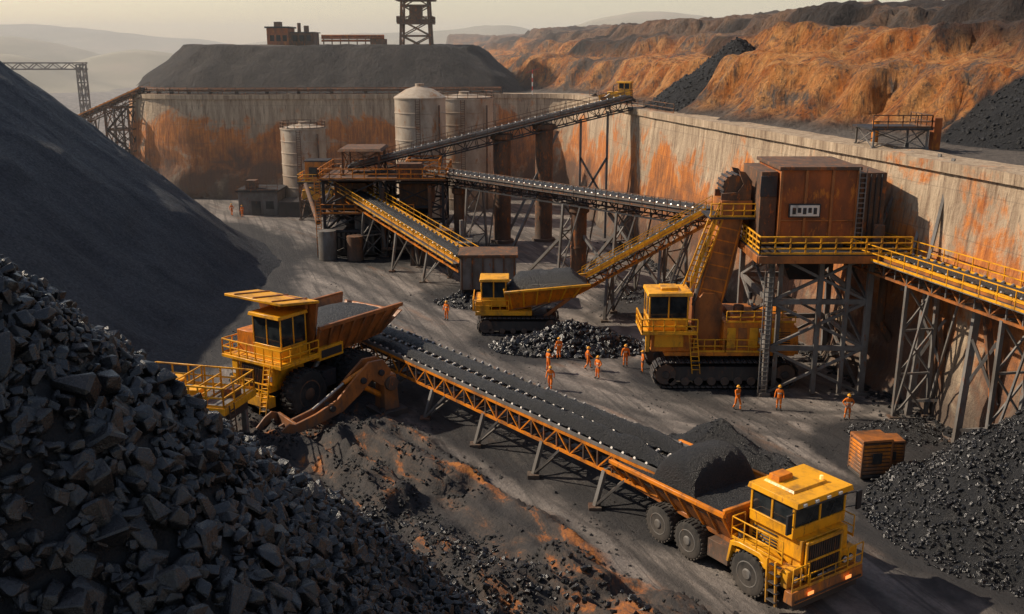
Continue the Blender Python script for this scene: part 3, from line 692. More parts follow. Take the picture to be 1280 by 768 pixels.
for i in range(4):
    a=(-1.8 if i%2 else 1.8); m.beam((a,-1.9,i*3.75),(-a,-1.9,(i+1)*3.75),.9,.12,'steel_dark'); m.beam((a,-2.2,i*3.75+1),(-a,-2.2,(i+1)*3.75+1),.08,.08,'steel_rusty')
o.done()
# ================================================================ VEHICLE PARTS
def wheel(mb,c,r,w,rim='paint_yellow',n=30):
    cx,cy,cz=c; ax=(0,1,0)
    mb.lathe((cx,cy-w/2,cz),ax,[(r*.58,0),(r*.80,-.02),(r*.93,.04*w),(r*.985,.16*w),(r*.99,.5*w),(r*.985,.84*w),(r*.93,.96*w),(r*.80,w+.02),(r*.58,w)],n,'rubber')
    for i in range(26):
        t=2*math.pi*i/26
        for sg in (-1,1):
            tt=t+(.06 if sg>0 else -.06); p=Vector((cx+math.cos(tt)*r*.985,cy+sg*w*.24,cz+math.sin(tt)*r*.985)); rd=Vector((math.cos(tt),0,math.sin(tt)))
            mb.beam(p-Vector((0,w*.22,0)),p+Vector((0,w*.22,0)),r*.12,r*.075,'rubber',rd)
    for sg in (-1,1):
        y=cy+sg*w/2
        mb.lathe((cx,y-sg*.10,cz),(0,sg,0),[(r*.60,0),(r*.60,.11),(r*.54,.12),(r*.50,.02),(r*.30,-.06),(r*.26,.10),(r*.2,.16),(r*.05,.17)],22,rim)
        for i in range(10):
            t=2*math.pi*i/10; p=Vector((cx+math.cos(t)*r*.4,y-sg*.1,cz+math.sin(t)*r*.4)); mb.cyl(p,p+Vector((0,sg*.07,0)),r*.03,'steel_dark',n=6)
def track(mb,xc,L,yc,w,h,shoe='steel_dark'):
    R=h/2; hl=L/2-R; per=4*hl+2*math.pi*R; n=int(per/.42)
    for i in range(n):
        s_=per*i/n
        if s_<2*hl: p=(-hl+s_,h); d=(1,0)
        elif s_<2*hl+math.pi*R: a=(s_-2*hl)/R; p=(hl+math.sin(a)*R,R+math.cos(a)*R); d=(math.cos(a),-math.sin(a))
        elif s_<4*hl+math.pi*R: p=(hl-(s_-2*hl-math.pi*R),0); d=(-1,0)
        else: a=(s_-4*hl-math.pi*R)/R; p=(-hl-math.sin(a)*R,R-math.cos(a)*R); d=(-math.cos(a),math.sin(a))
        c=Vector((xc+p[0],yc,p[1])); dd=Vector((d[0],0,d[1])); nn=Vector((-d[1],0,d[0]))
        mb.beam(c-dd*.18,c+dd*.18,w,.09,shoe,nn); mb.beam(c-dd*.03+nn*.07,c+dd*.03+nn*.07,w,.09,shoe,nn)
    prof=[(xc-hl,h*.22),(xc+hl,h*.22),(xc+hl+R*.4,h*.5),(xc+hl,h*.8),(xc-hl,h*.8),(xc-hl-R*.4,h*.5)]
    mb.prism(prof,yc-w*.3,yc+w*.3,'steel_dark')
    for x in (-hl,hl): mb.cyl((xc+x,yc-w*.42,R),(xc+x,yc+w*.42,R),R*.82,'steel_rusty',n=18); mb.cyl((xc+x,yc-w*.5,R),(xc+x,yc+w*.5,R),R*.3,'steel_dark',n=12)
    k=max(4,int(2*hl/.95))
    for i in range(k):
        x=xc-hl+2*hl*(i+.5)/k; mb.cyl((x,yc-w*.42,h*.22),(x,yc+w*.42,h*.22),h*.17,'steel_rusty',n=12)
def cabin(m,g,x0,x1,y0,y1,z0,z1,body='paint_yellow',sill=.38,post=.12,slope=.15):
    zs=z0+(z1-z0)*sill
    m.box(x0,x1,y0,y1,z0,zs,body)
    g.box(x0+.05,x1-.05,y0+.05,y1-.05,zs,z1-.12,'glass')
    for x in (x0,(x0+x1)/2-post/2,x1-post):
        for y in (y0,y1-post): m.box(x,x+post,y,y+post,zs,z1-.1,body)
    for y in (y0+(y1-y0)*.5-post/2,):
        for x in (x0,x1-post): m.box(x,x+post,y,y+post,zs,z1-.1,body)
    m.box(x0-.12,x1+.28,y0-.14,y1+.14,z1-.12,z1+.14,body,.05,.05)
    m.box(x0-.02,x1+.02,y0-.02,y1+.02,zs-.04,zs+.04,body)
def dump_truck():
    o=Obj('dump_truck',(13.1,43.5,-.05),math.atan2(-.835,.55))
    w=o.p('wheels')
    for y in (-2.05,2.05): wheel(w,(0,y,1.08),1.1,.85,'steel_grey')
    for x in (-4.1,-6.3):
        for y in (-1.95,1.95): wheel(w,(x,y,1.0),1.0,.95,'steel_grey')
    c=o.p('chassis')
    for y in (-.75,.75): c.box(-8.2,1.9,y-.16,y+.16,.95,1.5,'steel_dark')
    for x in (0,-4.1,-6.3): c.cyl((x,-1.7,1.05),(x,1.7,1.05),.25,'steel_dark'); c.lathe((x,-.4,1.05),(0,1,0),[(.3,0),(.5,.3),(.5,.5),(.3,.8)],14,'steel_dark')
    c.box(-2.9,-1.5,-2.2,-1.2,.7,1.65,'steel_rusty'); c.box(-2.9,-1.5,1.2,2.2,.7,1.65,'steel_dark'); c.cyl((-1.0,-1.9,1.4),(-1.0,-1.9,2.8),.16,'steel_grey')
    for y in (-.5,.5): c.cyl((-2.4,y,1.3),(-3.6,y,2.1),.14,'roller')
    b=o.p('dump_bed')
    xb0,xb1=-9.7,-1.55
    T=.12
    for sg in (-1,1):
        b.hexa([(xb0,sg*1.5,1.95),(xb1,sg*1.5,1.75),(xb1,sg*(1.5+T),1.75),(xb0,sg*(1.5+T),1.95),(xb0-.5,sg*2.45,3.15),(xb1+.1,sg*2.5,3.45),(xb1+.1,sg*(2.5+T),3.45),(xb0-.5,sg*(2.45+T),3.15)],'paint_brown')
        b.beam((xb0-.5,sg*2.55,3.18),(xb1+.1,sg*2.6,3.48),.22,.22,'paint_orange')
        for i in range(9):
            f=i/8; x=xb0-.1+(xb1-xb0)*f; b.beam((x,sg*1.68,1.85),(x-.2*(1-f),sg*2.62,3.2+.25*f),.14,.14,'paint_orange',(1,0,0))
        b.beam((xb0,sg*1.62,1.9),(xb1,sg*1.62,1.75),.2,.25,'paint_brown')
    b.box(xb0,xb1,-1.5,1.5,1.62,1.82,'paint_brown')
    for i in range(7): x=xb0+.4+i*1.15; b.box(x,x+.15,-1.6,1.6,1.5,1.62,'steel_dark')
    b.hexa([(xb1-.12,-1.6,1.75),(xb1,-1.6,1.75),(xb1,1.6,1.75),(xb1-.12,1.6,1.75),(xb1-.02,-2.6,3.7),(xb1+.1,-2.6,3.7),(xb1+.1,2.6,3.7),(xb1-.02,2.6,3.7)],'paint_brown')
    b.beam((xb1+.04,-2.65,3.7),(xb1+.04,2.65,3.7),.2,.2,'paint_orange')
    b.hexa([(xb0-.1,-1.5,1.8),(xb0,-1.5,1.8),(xb0,1.5,1.8),(xb0-.1,1.5,1.8),(xb0-.9,-2.4,2.7),(xb0-.8,-2.4,2.7),(xb0-.8,2.4,2.7),(xb0-.9,2.4,2.7)],'paint_brown')
    cl=o.p('coal_load'); nx,ny=70,36; vs=[]
    for i in range(nx):
        for j in range(ny):
            u=i/(nx-1);v=j/(ny-1)*2-1; x=xb0-.35+(xb1-xb0+.25)*u; y=v*2.38
            z=3.05+.25*u+(1-v*v)*.2+1.75*max(0,1-((x+5.6)/1.55)**2)**.5*(1-abs(v)**5)**.5+.16*(float(fbm(x*2.2,y*2.2,3,4))-.5)+random.uniform(-.02,.03)
            z-=.3*max(0,(abs(v)-.85)/.15)
            vs.append((x,y,z))
    cl.add(vs,[(i*ny+j,i*ny+j+1,(i+1)*ny+j+1,(i+1)*ny+j) for i in range(nx-1) for j in range(ny-1)],'coal_heap')
    k=o.p('engine_housing')
    k.box(-1.2,2.0,-2.35,2.35,1.75,2.0,'paint_yellow')
    k.box(-1.1,2.15,-1.35,1.9,2.0,3.35,'paint_yellow',.04,.04)
    k.box(2.15,2.28,-1.15,1.15,1.5,3.25,'steel_dark')
    for i in range(15): y=-1.08+i*.154; k.box(2.28,2.34,y-.025,y+.025,1.6,3.15,'steel_rusty')
    k.box(2.26,2.38,-1.25,-1.13,1.45,3.3,'paint_yellow'); k.box(2.26,2.38,1.13,1.25,1.45,3.3,'paint_yellow'); k.box(2.26,2.4,-1.25,1.25,3.2,3.36,'paint_yellow'); k.box(2.28,2.37,-1.15,1.15,2.3,2.4,'paint_yellow')
    k.box(1.9,2.3,-2.35,-1.3,1.35,2.2,'paint_yellow'); k.box(1.9,2.3,1.3,2.35,1.35,2.2,'paint_yellow')
    for i in range(6): k.box(-.8,.7,-1.40,-1.33,2.25+i*.15,2.32+i*.15,'steel_dark')
    for sg in (-1,1):
        k.prism([(-1.35,1.2),(-1.15,2.35),(-.6,2.5),(.7,2.5),(1.3,2.2),(1.5,1.2),(1.3,1.2),(1.1,2.0),(.6,2.25),(-.55,2.25),(-1.0,2.15),(-1.2,1.2)],sg*1.55 if sg>0 else -2.5,2.5 if sg>0 else -1.55,'paint_yellow')
    u=o.p('bumper'); u.box(2.2,2.75,-2.45,2.45,.75,1.35,'paint_orange',.06,.0); u.box(2.75,2.8,-2.3,2.3,.85,.95,'steel_dark')
    u.box(2.3,2.6,-2.2,2.2,.35,.75,'steel_dark')
    for y in (-1.9,-1.5,1.5,1.9): u.cyl((2.3,y,1.75),(2.42,y,1.75),.15,'white_paint' ,n=14); u.lathe((2.3,y,1.75),(1,0,0),[(.19,0),(.19,.09)],14,'steel_dark')
    for y in (-1.3,1.3): u.box(2.78,2.83,y-.2,y+.2,1.02,1.2,'lamp')
    u.box(2.3,2.34,-.3,.3,1.38,1.5,'white_paint')
    cb=o.p('cab'); gl=o.p('cab_glass')
    cabin(cb,gl,-.9,1.75,-1.55,2.05,3.35,5.1,sill=.28)
    cb.box(-.7,1.2,-1.0,1.4,5.24,5.36,'paint_yellow',.1,.1); cb.box(-.6,.1,-.8,.2,5.36,5.62,'paint_orange',.05,.05); cb.cyl((.9,1.2,5.3),(.9,1.2,5.55),.09,'lamp'); cb.box(1.95,2.1,-1.2,1.7,4.93,5.0,'steel_dark')
    for y in (-1.2,-.4,.4,1.2): cb.box(1.98,2.08,y-.12,y+.12,5.02,5.16,'white_paint')
    for y in (-.6,.8): cb.beam((1.8,y,3.9),(1.8,y+.4,4.6),.03,.03,'steel_dark')
    for sg,y in ((-1,-1.55),(1,2.05)):
        cb.beam((1.7,y,4.7),(2.0,y+sg*.6,4.8),.05,.05,'steel_dark'); cb.beam((1.7,y,4.0),(2.0,y+sg*.6,4.1),.05,.05,'steel_dark'); cb.box(1.93,2.05,y+sg*.6-.16,y+sg*.6+.16,3.9,4.85,'steel_dark')
    r=o.p('handrails')
    r.rail([(2.65,-2.4,1.38),(2.65,-1.35,1.38)],'paint_yellow',1.15,.6,.028); r.rail([(2.65,1.35,1.38),(2.65,2.4,1.38)],'paint_yellow',1.15,.6,.028); r.rail([(2.7,-1.3,1.38),(2.7,1.3,1.38)],'paint_yellow',.65,.9,.025)
    r.rail([(2.0,-2.45,2.5),(-1.1,-2.45,2.5)],'paint_yellow',1.1,.75,.028); r.rail([(-1.1,-2.45,2.5),(-1.1,-1.6,2.5)],'paint_yellow',1.1,.8,.028); r.rail([(2.0,2.45,2.5),(-1.1,2.45,2.5)],'paint_yellow',1.1,.8,.028)
    for i in range(5): r.box(1.45-.02*i,2.0,-2.75+.05*i,-2.4,.6+i*.42,.65+i*.42,'steel_dark')
    r.ladder((1.95,-2.62,.4),(1.7,-2.5,2.5),.06,'paint_yellow',(0,1,0)); r.ladder((1.4,-2.62,.4),(1.2,-2.5,2.5),.06,'paint_yellow',(0,1,0))
    return o.done(.025)
dump_truck()
def haul_truck():
    o=Obj('mining_haul_truck',(-16.7,67.3,-.05),math.atan2(-.83,-.56),.93)
    w=o.p('wheels')
    for y in (-2.8,2.8): wheel(w,(0,y,1.85),1.85,1.3,'steel_rusty')
    for y in (-3.0,-1.6,1.6,3.0): wheel(w,(-5.6,y,1.85),1.85,1.2,'steel_rusty')
    c=o.p('chassis')
    for y in (-1.1,1.1): c.box(-7.5,2.0,y-.25,y+.25,1.7,2.6,'steel_dark')
    c.cyl((0,-2.2,1.75),(0,2.2,1.75),.4,'steel_dark'); c.cyl((-5.6,-2.6,1.75),(-5.6,2.6,1.75),.6,'steel_dark'); c.box(-3.5,-2.1,-3.0,-1.4,1.6,2.9,'paint_yellow'); c.box(-3.5,-2.1,1.4,2.8,1.6,2.9,'steel_dark')
    c.box(-4.2,-1.6,1.6,3.0,3.9,4.9,'paint_yellow'); c.box(-4.0,-1.8,3.0,3.06,4.1,4.7,'steel_dark'); 
    for sg in (-1,1): c.cyl((-2.5,sg*1.2,2.5),(-5.0,sg*1.2,5.0),.22,'roller')
    k=o.p('engine_housing'); k.box(-1.3,2.2,-1.6,1.6,2.2,4.3,'paint_yellow'); k.box(2.2,2.34,-1.2,1.2,2.3,4.1,'steel_dark')
    for i in range(13): k.box(2.34,2.4,-1.15+i*.18,-1.08+i*.18,2.4,4.0,'steel_rusty')
    k.box(-1.5,2.5,-3.2,3.2,4.3,4.55,'paint_yellow'); k.box(2.1,2.8,-2.0,2.0,1.2,2.0,'paint_yellow')
    for y in (-1.9,1.9): k.box(2.2,2.4,y-.3,y+.3,2.9,4.3,'paint_yellow'); k.box(2.4,2.45,y-.2,y+.2,3.2,3.6,'white_paint')
    r=o.p('handrails'); r.rail([(-1.4,3.15,4.55),(2.4,3.15,4.55),(2.4,-3.15,4.55),(-1.4,-3.15,4.55)],'paint_yellow',1.15,.9,.045); r.rail([(2.75,-2,2.0),(2.75,2,2.0)],'paint_yellow',1.0,1.0,.04)
    r.ladder((2.9,1.4,.6),(2.6,1.9,4.5),.7,'paint_yellow',(0,1,.2)); 
    cb=o.p('cab'); gl=o.p('cab_glass'); cabin(cb,gl,-1.0,1.6,-.6,2.4,4.55,7.9,sill=.32)
    cb.box(-1.0,1.4,-2.6,-.8,4.55,6.3,'paint_orange'); cb.cyl((-.6,-2.0,6.3),(-.6,-2.0,7.6),.16,'steel_dark'); cb.box(-1.2,-.9,-.7,2.5,8.04,8.8,'paint_brown'); cb.box(-.2,.3,.2,.6,8.04,8.3,'paint_orange')
    b=o.p('dump_body'); T=.18
    for sg in (-1,1):
        b.hexa([(-9.4,sg*2.1,4.3),(-1.7,sg*2.1,3.9),(-1.7,sg*(2.1+T),3.9),(-9.4,sg*(2.1+T),4.3),(-10.9,sg*3.2,6.5),(-1.3,sg*3.2,6.6),(-1.3,sg*(3.2+T),6.6),(-10.9,sg*(3.2+T),6.5)],'paint_brown')
        b.beam((-10.9,sg*3.35,6.5),(-1.3,sg*3.35,6.6),.3,.3,'paint_brown')
        for i in range(8):
            f=i/7; b.beam((-9.2+7.4*f,sg*2.35,4.25-.4*f),(-10.2+8.8*f,sg*3.42,6.45),.2,.2,'paint_brown',(1,0,0))
    b.hexa([(-9.4,-2.2,4.1),(-1.7,-2.2,3.7),(-1.7,2.2,3.7),(-9.4,2.2,4.1),(-9.4,-2.2,4.35),(-1.7,-2.2,3.95),(-1.7,2.2,3.95),(-9.4,2.2,4.35)],'paint_brown')
    b.hexa([(-9.4,-2.2,4.1),(-9.2,-2.2,4.1),(-9.2,2.2,4.1),(-9.4,2.2,4.1),(-11.2,-3.2,5.9),(-11.0,-3.2,5.9),(-11.0,3.2,5.9),(-11.2,3.2,5.9)],'paint_brown')
    b.hexa([(-1.8,-2.2,3.8),(-1.6,-2.2,3.8),(-1.6,2.2,3.8),(-1.8,2.2,3.8),(-1.5,-3.3,8.5),(-1.3,-3.3,8.5),(-1.3,3.3,8.5),(-1.5,3.3,8.5)],'paint_brown')
    b.hexa([(-1.6,-3.3,8.5),(2.0,-3.0,8.95),(2.0,3.0,8.95),(-1.6,3.3,8.5),(-1.6,-3.3,8.7),(2.0,-3.0,9.15),(2.0,3.0,9.15),(-1.6,3.3,8.7)],'paint_yellow')
    for y in (-2,0,2): b.beam((-1.6,y,8.72),(1.9,y,9.18),.16,.12,'paint_brown')
    cl=o.p('coal_load'); n1,n2=30,16; vs=[]
    for i in range(n1):
        for j in range(n2):
            u=i/(n1-1);v=j/(n2-1)*2-1; x=-10.3+8.8*u;y=v*3.05; vs.append((x,y,5.7+.3*u+.9*(1-v*v)*math.sin(math.pi*min(1,u*1.1+.1))**.7+.25*(float(fbm(x,y,3,3))-.5)))
    cl.add(vs,[(i*n2+j,i*n2+j+1,(i+1)*n2+j+1,(i+1)*n2+j) for i in range(n1-1) for j in range(n2-1)],'coal_heap')
    o.done(.035)
haul_truck()
def arm():
    d=Vector((-.80,-.60,0)); 
    o=Obj('loader_arm',(-9.7,65.6,0),math.atan2(d.y,d.x)); m=o.p('boom')
    up=[(-1.2,3.3),(-.6,4.2),(.5,4.2),(1.7,3.2),(3.0,2.0),(4.6,1.35),(6.2,.95),(7.6,.5)]; lo=[(7.4,.1),(6.0,.3),(4.4,.6),(2.6,1.1),(1.2,2.1),(.3,2.9),(-.3,2.4),(-.9,2.1)]
    for y in (-.55,.35): m.prism(up+lo,y,y+.22,'paint_brown')
    for x,z in [(-.4,3.3),(1.0,3.0),(3.4,1.5),(6.8,.5)]: m.cyl((x,-.75,z),(x,.75,z),.22,'steel_dark',n=14)
    m.cyl((-1.0,0,1.2),(.8,0,2.4),.2,'paint_orange'); m.cyl((.8,0,2.4),(2.6,0,1.5),.12,'roller'); m.cyl((-.2,0,3.9),(2.2,0,2.9),.17,'paint_orange'); m.cyl((2.2,0,2.9),(4.6,0,1.5),.1,'roller')
    b=o.p('bucket'); pr=[(6.4,1.3),(6.9,1.5),(7.4,1.2),(8.0,.6),(9.3,.1),(9.3,-.02),(7.2,-.02),(6.4,.3)]
    b.prism(pr,-1.5,-1.35,'paint_brown'); b.prism(pr,1.35,1.5,'paint_brown'); b.hexa([(6.4,-1.4,.2),(9.4,-1.4,-.02),(9.4,1.4,-.02),(6.4,1.4,.2),(6.4,-1.4,.35),(9.4,-1.4,.08),(9.4,1.4,.08),(6.4,1.4,.35)],'steel_rusty'); b.box(6.3,6.5,-1.4,1.4,.25,1.35,'paint_brown')
    for i in range(6): y=-1.25+i*.5; b.hexa([(9.3,y-.1,-.02),(9.8,y-.04,-.02),(9.8,y+.04,-.02),(9.3,y+.1,-.02),(9.3,y-.1,.12),(9.8,y-.04,.03),(9.8,y+.04,.03),(9.3,y+.1,.12)],'steel_dark')
    p=o.p('pedestal'); p.box(-1.7,-.5,-.7,.7,.5,3.0,'paint_brown',.15,.1); p.box(-2.2,0,-1.1,1.1,-.3,.5,'steel_dark'); p.cyl((-1.1,-.85,2.4),(-1.1,.85,2.4),.5,'steel_rusty',n=18); o.done(.03)
arm()
def platform():
    o=Obj('service_platform',(-20.3,59.8,.15),math.radians(-14)); m=o.p('deck')
    m.box(-3.7,3.3,-1.9,1.9,3.35,3.5,'steel_grey'); m.box(-3.8,3.4,-2.0,-1.88,3.1,3.56,'paint_yellow'); m.box(-3.8,3.4,1.88,2.0,3.1,3.56,'paint_yellow'); m.box(3.3,3.42,-1.88,1.88,3.1,3.56,'paint_yellow'); m.box(-3.82,-3.7,-1.88,1.88,3.1,3.56,'paint_yellow')
    for x,y in [(1.2,-1.2),(2.9,-1.2),(1.2,1.2),(2.9,1.2),(-3,-1.2),(-3,1.2)]: m.beam((x,y,-.8),(x,y,3.35),.34,.34,'steel_grey')
    m.beam((1.2,-1.2,.3),(2.9,-1.2,3.1),.14,.14,'steel_grey'); m.beam((2.9,-1.2,.3),(1.2,-1.2,3.1),.14,.14,'steel_grey')
    m.box(1.0,3.1,-1.35,1.35,2.4,3.1,'steel_dark')
    r=o.p('handrails'); r.rail([(-3.7,-1.9,3.56),(3.3,-1.9,3.56),(3.3,1.9,3.56),(-3.7,1.9,3.56)],'paint_yellow',1.25,1.15,.05,closed=True); r.rail([(-.4,-1.9,3.56),(-.4,1.9,3.56)],'paint_yellow',1.25,1.0,.045); r.rail([(1.6,-1.9,3.56),(1.6,.8,3.56)],'paint_yellow',1.25,1.0,.045)
    k=o.p('equipment'); k.cyl((-1.6,.3,3.5),(-1.6,.3,4.3),.75,'steel_grey',n=24); k.cyl((-1.6,.3,4.3),(-1.6,.3,4.42),.85,'paint_yellow',n=24); k.cyl((-1.6,.3,4.42),(-1.6,.3,4.7),.25,'steel_rusty'); k.box(.2,1.2,-1.2,-.2,3.5,4.3,'paint_yellow'); k.box(2.0,2.9,0,1,3.5,4.1,'steel_rusty'); k.cyl((-1.6,.3,4.1),(.7,-.7,4.0),.08,'steel_dark')
    r.ladder((3.6,-1.2,-.3),(3.42,-1.2,3.6),.55,'steel_rusty',(0,1,0)); o.done(.02)
platform()
def excavator():
    o=Obj('crawler_excavator',(16.2,75.0,-.02),0); t=o.p('crawler_tracks')
    track(t,0,11,-2.5,1.5,1.95); track(t,0,11,2.5,1.5,1.95); t.box(-3,3,-2,2,.7,1.7,'steel_dark')
    h=o.p('house'); h.cyl((0,0,1.7),(0,0,2.3),1.9,'steel_dark',n=28)
    h.box(-4.6,5.3,-2.6,2.6,2.3,2.6,'paint_orange'); h.box(-.2,5.2,-2.5,2.5,2.6,4.9,'paint_orange',.05,.05); h.box(3.6,5.6,-2.55,2.55,2.4,4.5,'paint_orange',.15,0); h.box(.4,3.2,-1.8,1.8,4.9,5.35,'paint_brown',.1,.1)
    for i in range(5): h.box(.1+i*.85,.75+i*.85,-2.56,-2.49,2.9,4.5,'paint_brown' if i%2 else 'paint_yellow')
    for i in range(8): h.box(3.75,4.9,-2.6,-2.55,2.9+i*.17,2.98+i*.17,'steel_dark')
    h.cyl((2.6,1.2,5.3),(2.6,1.2,6.4),.16,'steel_dark'); h.cyl((1.2,-1.0,5.3),(1.2,-1.0,5.9),.4,'steel_rusty',n=16)
    h.prism([(-2.2,2.6),(-.1,2.6),(-.1,6.0),(-.7,6.9),(-1.6,6.9),(-2.2,6.2)],-1.3,1.6,'paint_brown')
    c=o.p('cab'); g=o.p('cab_glass'); cabin(c,g,-5.9,-2.9,-2.6,.2,4.3,7.1,sill=.34); c.box(-5.6,-2.5,-2.4,.4,2.6,4.3,'paint_orange'); c.box(-5.7,-5.6,-2.0,-.2,2.8,4.0,'steel_dark'); c.box(-4.9,-3.6,-1.8,-.4,7.24,7.45,'paint_yellow')
    c.box(-6.5,-2.3,-3.3,.3,4.15,4.3,'paint_yellow'); c.beam((-5.9,-2.4,2.6),(-5.9,-2.4,4.2),.3,.3,'paint_yellow'); c.box(-5.4,-3.2,-2.65,-2.4,3.0,4.0,'paint_yellow')
    r=o.p('handrails'); r.rail([(-2.3,-3.25,4.3),(-6.45,-3.25,4.3),(-6.45,.2,4.3)],'paint_yellow',1.05,.8,.045); r.rail([(5.2,-2.55,4.9),(0,-2.55,4.9)],'paint_yellow',.9,1.0,.035); r.rail([(-2.4,-2.6,2.6),(0,-2.6,2.6),(3.5,-2.75,2.6)],'paint_yellow',1,.9,.035)
    r.ladder((-2.2,-3.0,1.0),(-2.6,-3.2,4.2),.6,'paint_yellow')
    b=o.p('boom'); 
    A=Vector((-1.2,.1,5.6));B=Vector((.7,.1,14.2)); d=(B-A).normalized(); n=Vector((d.z,0,-d.x))
    def plate(y0,y1,wa,wm,wb,mat):
        pr=[A-n*wa,A+n*wa,A.lerp(B,.4)+n*wm,B+n*wb,B-n*wb,A.lerp(B,.4)-n*wm]; b.prism([(p.x,p.z) for p in pr],y0,y1,mat)
    plate(-.95,-.75,1.0,1.15,.7,'paint_brown'); plate(.95,1.15,1.0,1.15,.7,'paint_brown'); plate(-.75,.95,.6,.85,.45,'paint_orange')
    for i in range(9):
        p=A.lerp(B,(i+.5)/9); b.beam(p-n*.85+Vector((0,-1.0,0)),p+n*.85+Vector((0,-1.0,0)),.12,.14,'paint_orange',d)
    for sg in (-1,1): b.beam(A+n*sg*.95+Vector((0,-1.05,0)),B+n*sg*.68+Vector((0,-1.05,0)),.14,.14,'paint_orange')
    b.cyl(A+Vector((-1.0,-.9,.2)),A.lerp(B,.62)-n*1.3+Vector((0,-.9,0)),.2,'roller'); b.cyl(A+Vector((-1.0,.9,.2)),A.lerp(B,.62)-n*1.3+Vector((0,.9,0)),.2,'roller')
    l=o.p('boom_ladder'); l.ladder(A-n*1.5+Vector((0,-1.2,1.4)),B-n*1.5+Vector((0,-1.2,-1.5)),1.0,'paint_yellow',n,.42,.06); l.rail([A-n*1.5+Vector((0,-1.7,1.4)),B-n*1.5+Vector((0,-1.7,-1.5))],'paint_yellow',.9,1.0,.04)
    hd=o.p('head_sheave'); X=.4; Zc=15.0
    hd.cyl((X,-.9,Zc),(X,1.2,Zc),.85,'steel_rusty',n=24)
    for i in range(14):
        a=2*math.pi*i/14; hd.beam((X+math.cos(a)*.88,-.92,Zc+math.sin(a)*.88),(X+math.cos(a)*.88,1.22,Zc+math.sin(a)*.88),.14,.10,'steel_dark',(math.cos(a),0,math.sin(a)))
    hd.prism([(X-1.0,14.0),(X+1.2,14.0),(X+1.25,15.4),(X+.7,16.1),(X+.2,16.2),(X+.6,15.2),(X+.2,14.6),(X-1.0,14.5)],-1.15,-.95,'steel_rusty'); hd.prism([(X-1.0,14.0),(X+1.2,14.0),(X+1.25,15.4),(X+.7,16.1),(X+.2,16.2),(X+.6,15.2),(X+.2,14.6),(X-1.0,14.5)],1.25,1.45,'steel_rusty')
    hd.box(-.6,1.7,-1.3,1.5,12.9,14.0,'paint_brown'); hd.rail([(-1.4,-1.6,12.8),(1.9,-1.6,12.8)],'paint_yellow',1,.9,.04); hd.box(-1.5,1.9,-1.7,1.7,12.65,12.8,'steel_dark')
    hd.cyl((1.2,0,13.9),(2.3,1,10.5),.35,'paint_brown')
    o.done(.03)
excavator()
def crawler():
    o=Obj('crawler_carrier',(.6,88.3,-.02),0); t=o.p('crawler_tracks'); track(t,0,7.4,-1.7,1.1,1.5); track(t,0,7.4,1.7,1.1,1.5)
    h=o.p('body'); h.box(-2,2.6,-1.2,1.2,.7,1.7,'steel_dark'); h.box(-3.9,1.2,-1.9,1.9,1.7,2.1,'paint_yellow'); h.box(-3.9,-2.6,-1.8,1.8,2.1,3.0,'paint_yellow'); h.box(-3.96,-3.9,-1.0,1.0,1.8,2.8,'steel_dark')
    c=o.p('cab'); g=o.p('cab_glass'); cabin(c,g,-3.4,-1.1,-1.7,.6,2.6,4.9,sill=.3); c.box(-3.4,-1.2,.7,1.8,2.1,3.9,'paint_orange')
    r=o.p('handrails'); r.rail([(-4.1,-1.85,2.1),(-4.1,1.8,2.1)],'paint_yellow',1.1,.8,.04); r.rail([(-4.0,-1.9,2.1),(-.9,-1.9,2.1)],'paint_yellow',1,.8,.04)
    b=o.p('dump_body')
    for sg in (-1,1): b.hexa([(-1.0,sg*1.3,2.1),(5.2,sg*1.3,3.4),(5.2,sg*1.42,3.4),(-1.0,sg*1.42,2.1),(-1.3,sg*2.1,3.9),(6.4,sg*2.1,4.6),(6.4,sg*2.22,4.6),(-1.3,sg*2.22,3.9)],'paint_orange'); b.beam((-1.3,sg*2.2,3.9),(6.4,sg*2.2,4.6),.22,.22,'paint_yellow')
    b.hexa([(-1.0,-1.4,1.95),(5.2,-1.4,3.25),(5.2,1.4,3.25),(-1.0,1.4,1.95),(-1.0,-1.4,2.15),(5.2,-1.4,3.45),(5.2,1.4,3.45),(-1,1.4,2.15)],'paint_brown'); b.hexa([(-1.1,-1.4,2.1),(-.95,-1.4,2.1),(-.95,1.4,2.1),(-1.1,1.4,2.1),(-1.4,-2.2,4.2),(-1.25,-2.2,4.2),(-1.25,2.2,4.2),(-1.4,2.2,4.2)],'paint_yellow')
    for i in range(6): b.beam((-.6+i*1.1,-1.5,2.2+i*.22),(-.9+i*1.3,-2.25,3.95+i*.11),.14,.14,'paint_yellow',(1,0,0))
    b.cyl((.5,-.6,1.6),(3.6,-.6,3.0),.16,'roller'); b.beam((2,-1.3,1.2),(4.6,-1.3,3.2),.25,.3,'paint_brown')
    cl=o.p('coal_load'); n1,n2=40,18; vs=[]
    for i in range(n1):
        for j in range(n2):
            u=i/(n1-1);v=j/(n2-1)*2-1; x=-1.2+7.4*u;y=v*2.05; vs.append((x,y,3.8+.6*u+1.4*(1-v*v)**.6*min(1,u*6,(1-u)*5)+.25*(float(fbm(x*1.5,y*1.5,3,3))-.5)))
    cl.add(vs,[(i*n2+j,i*n2+j+1,(i+1)*n2+j+1,(i+1)*n2+j) for i in range(n1-1) for j in range(n2-1)],'coal_heap'); o.done(.03)
crawler()
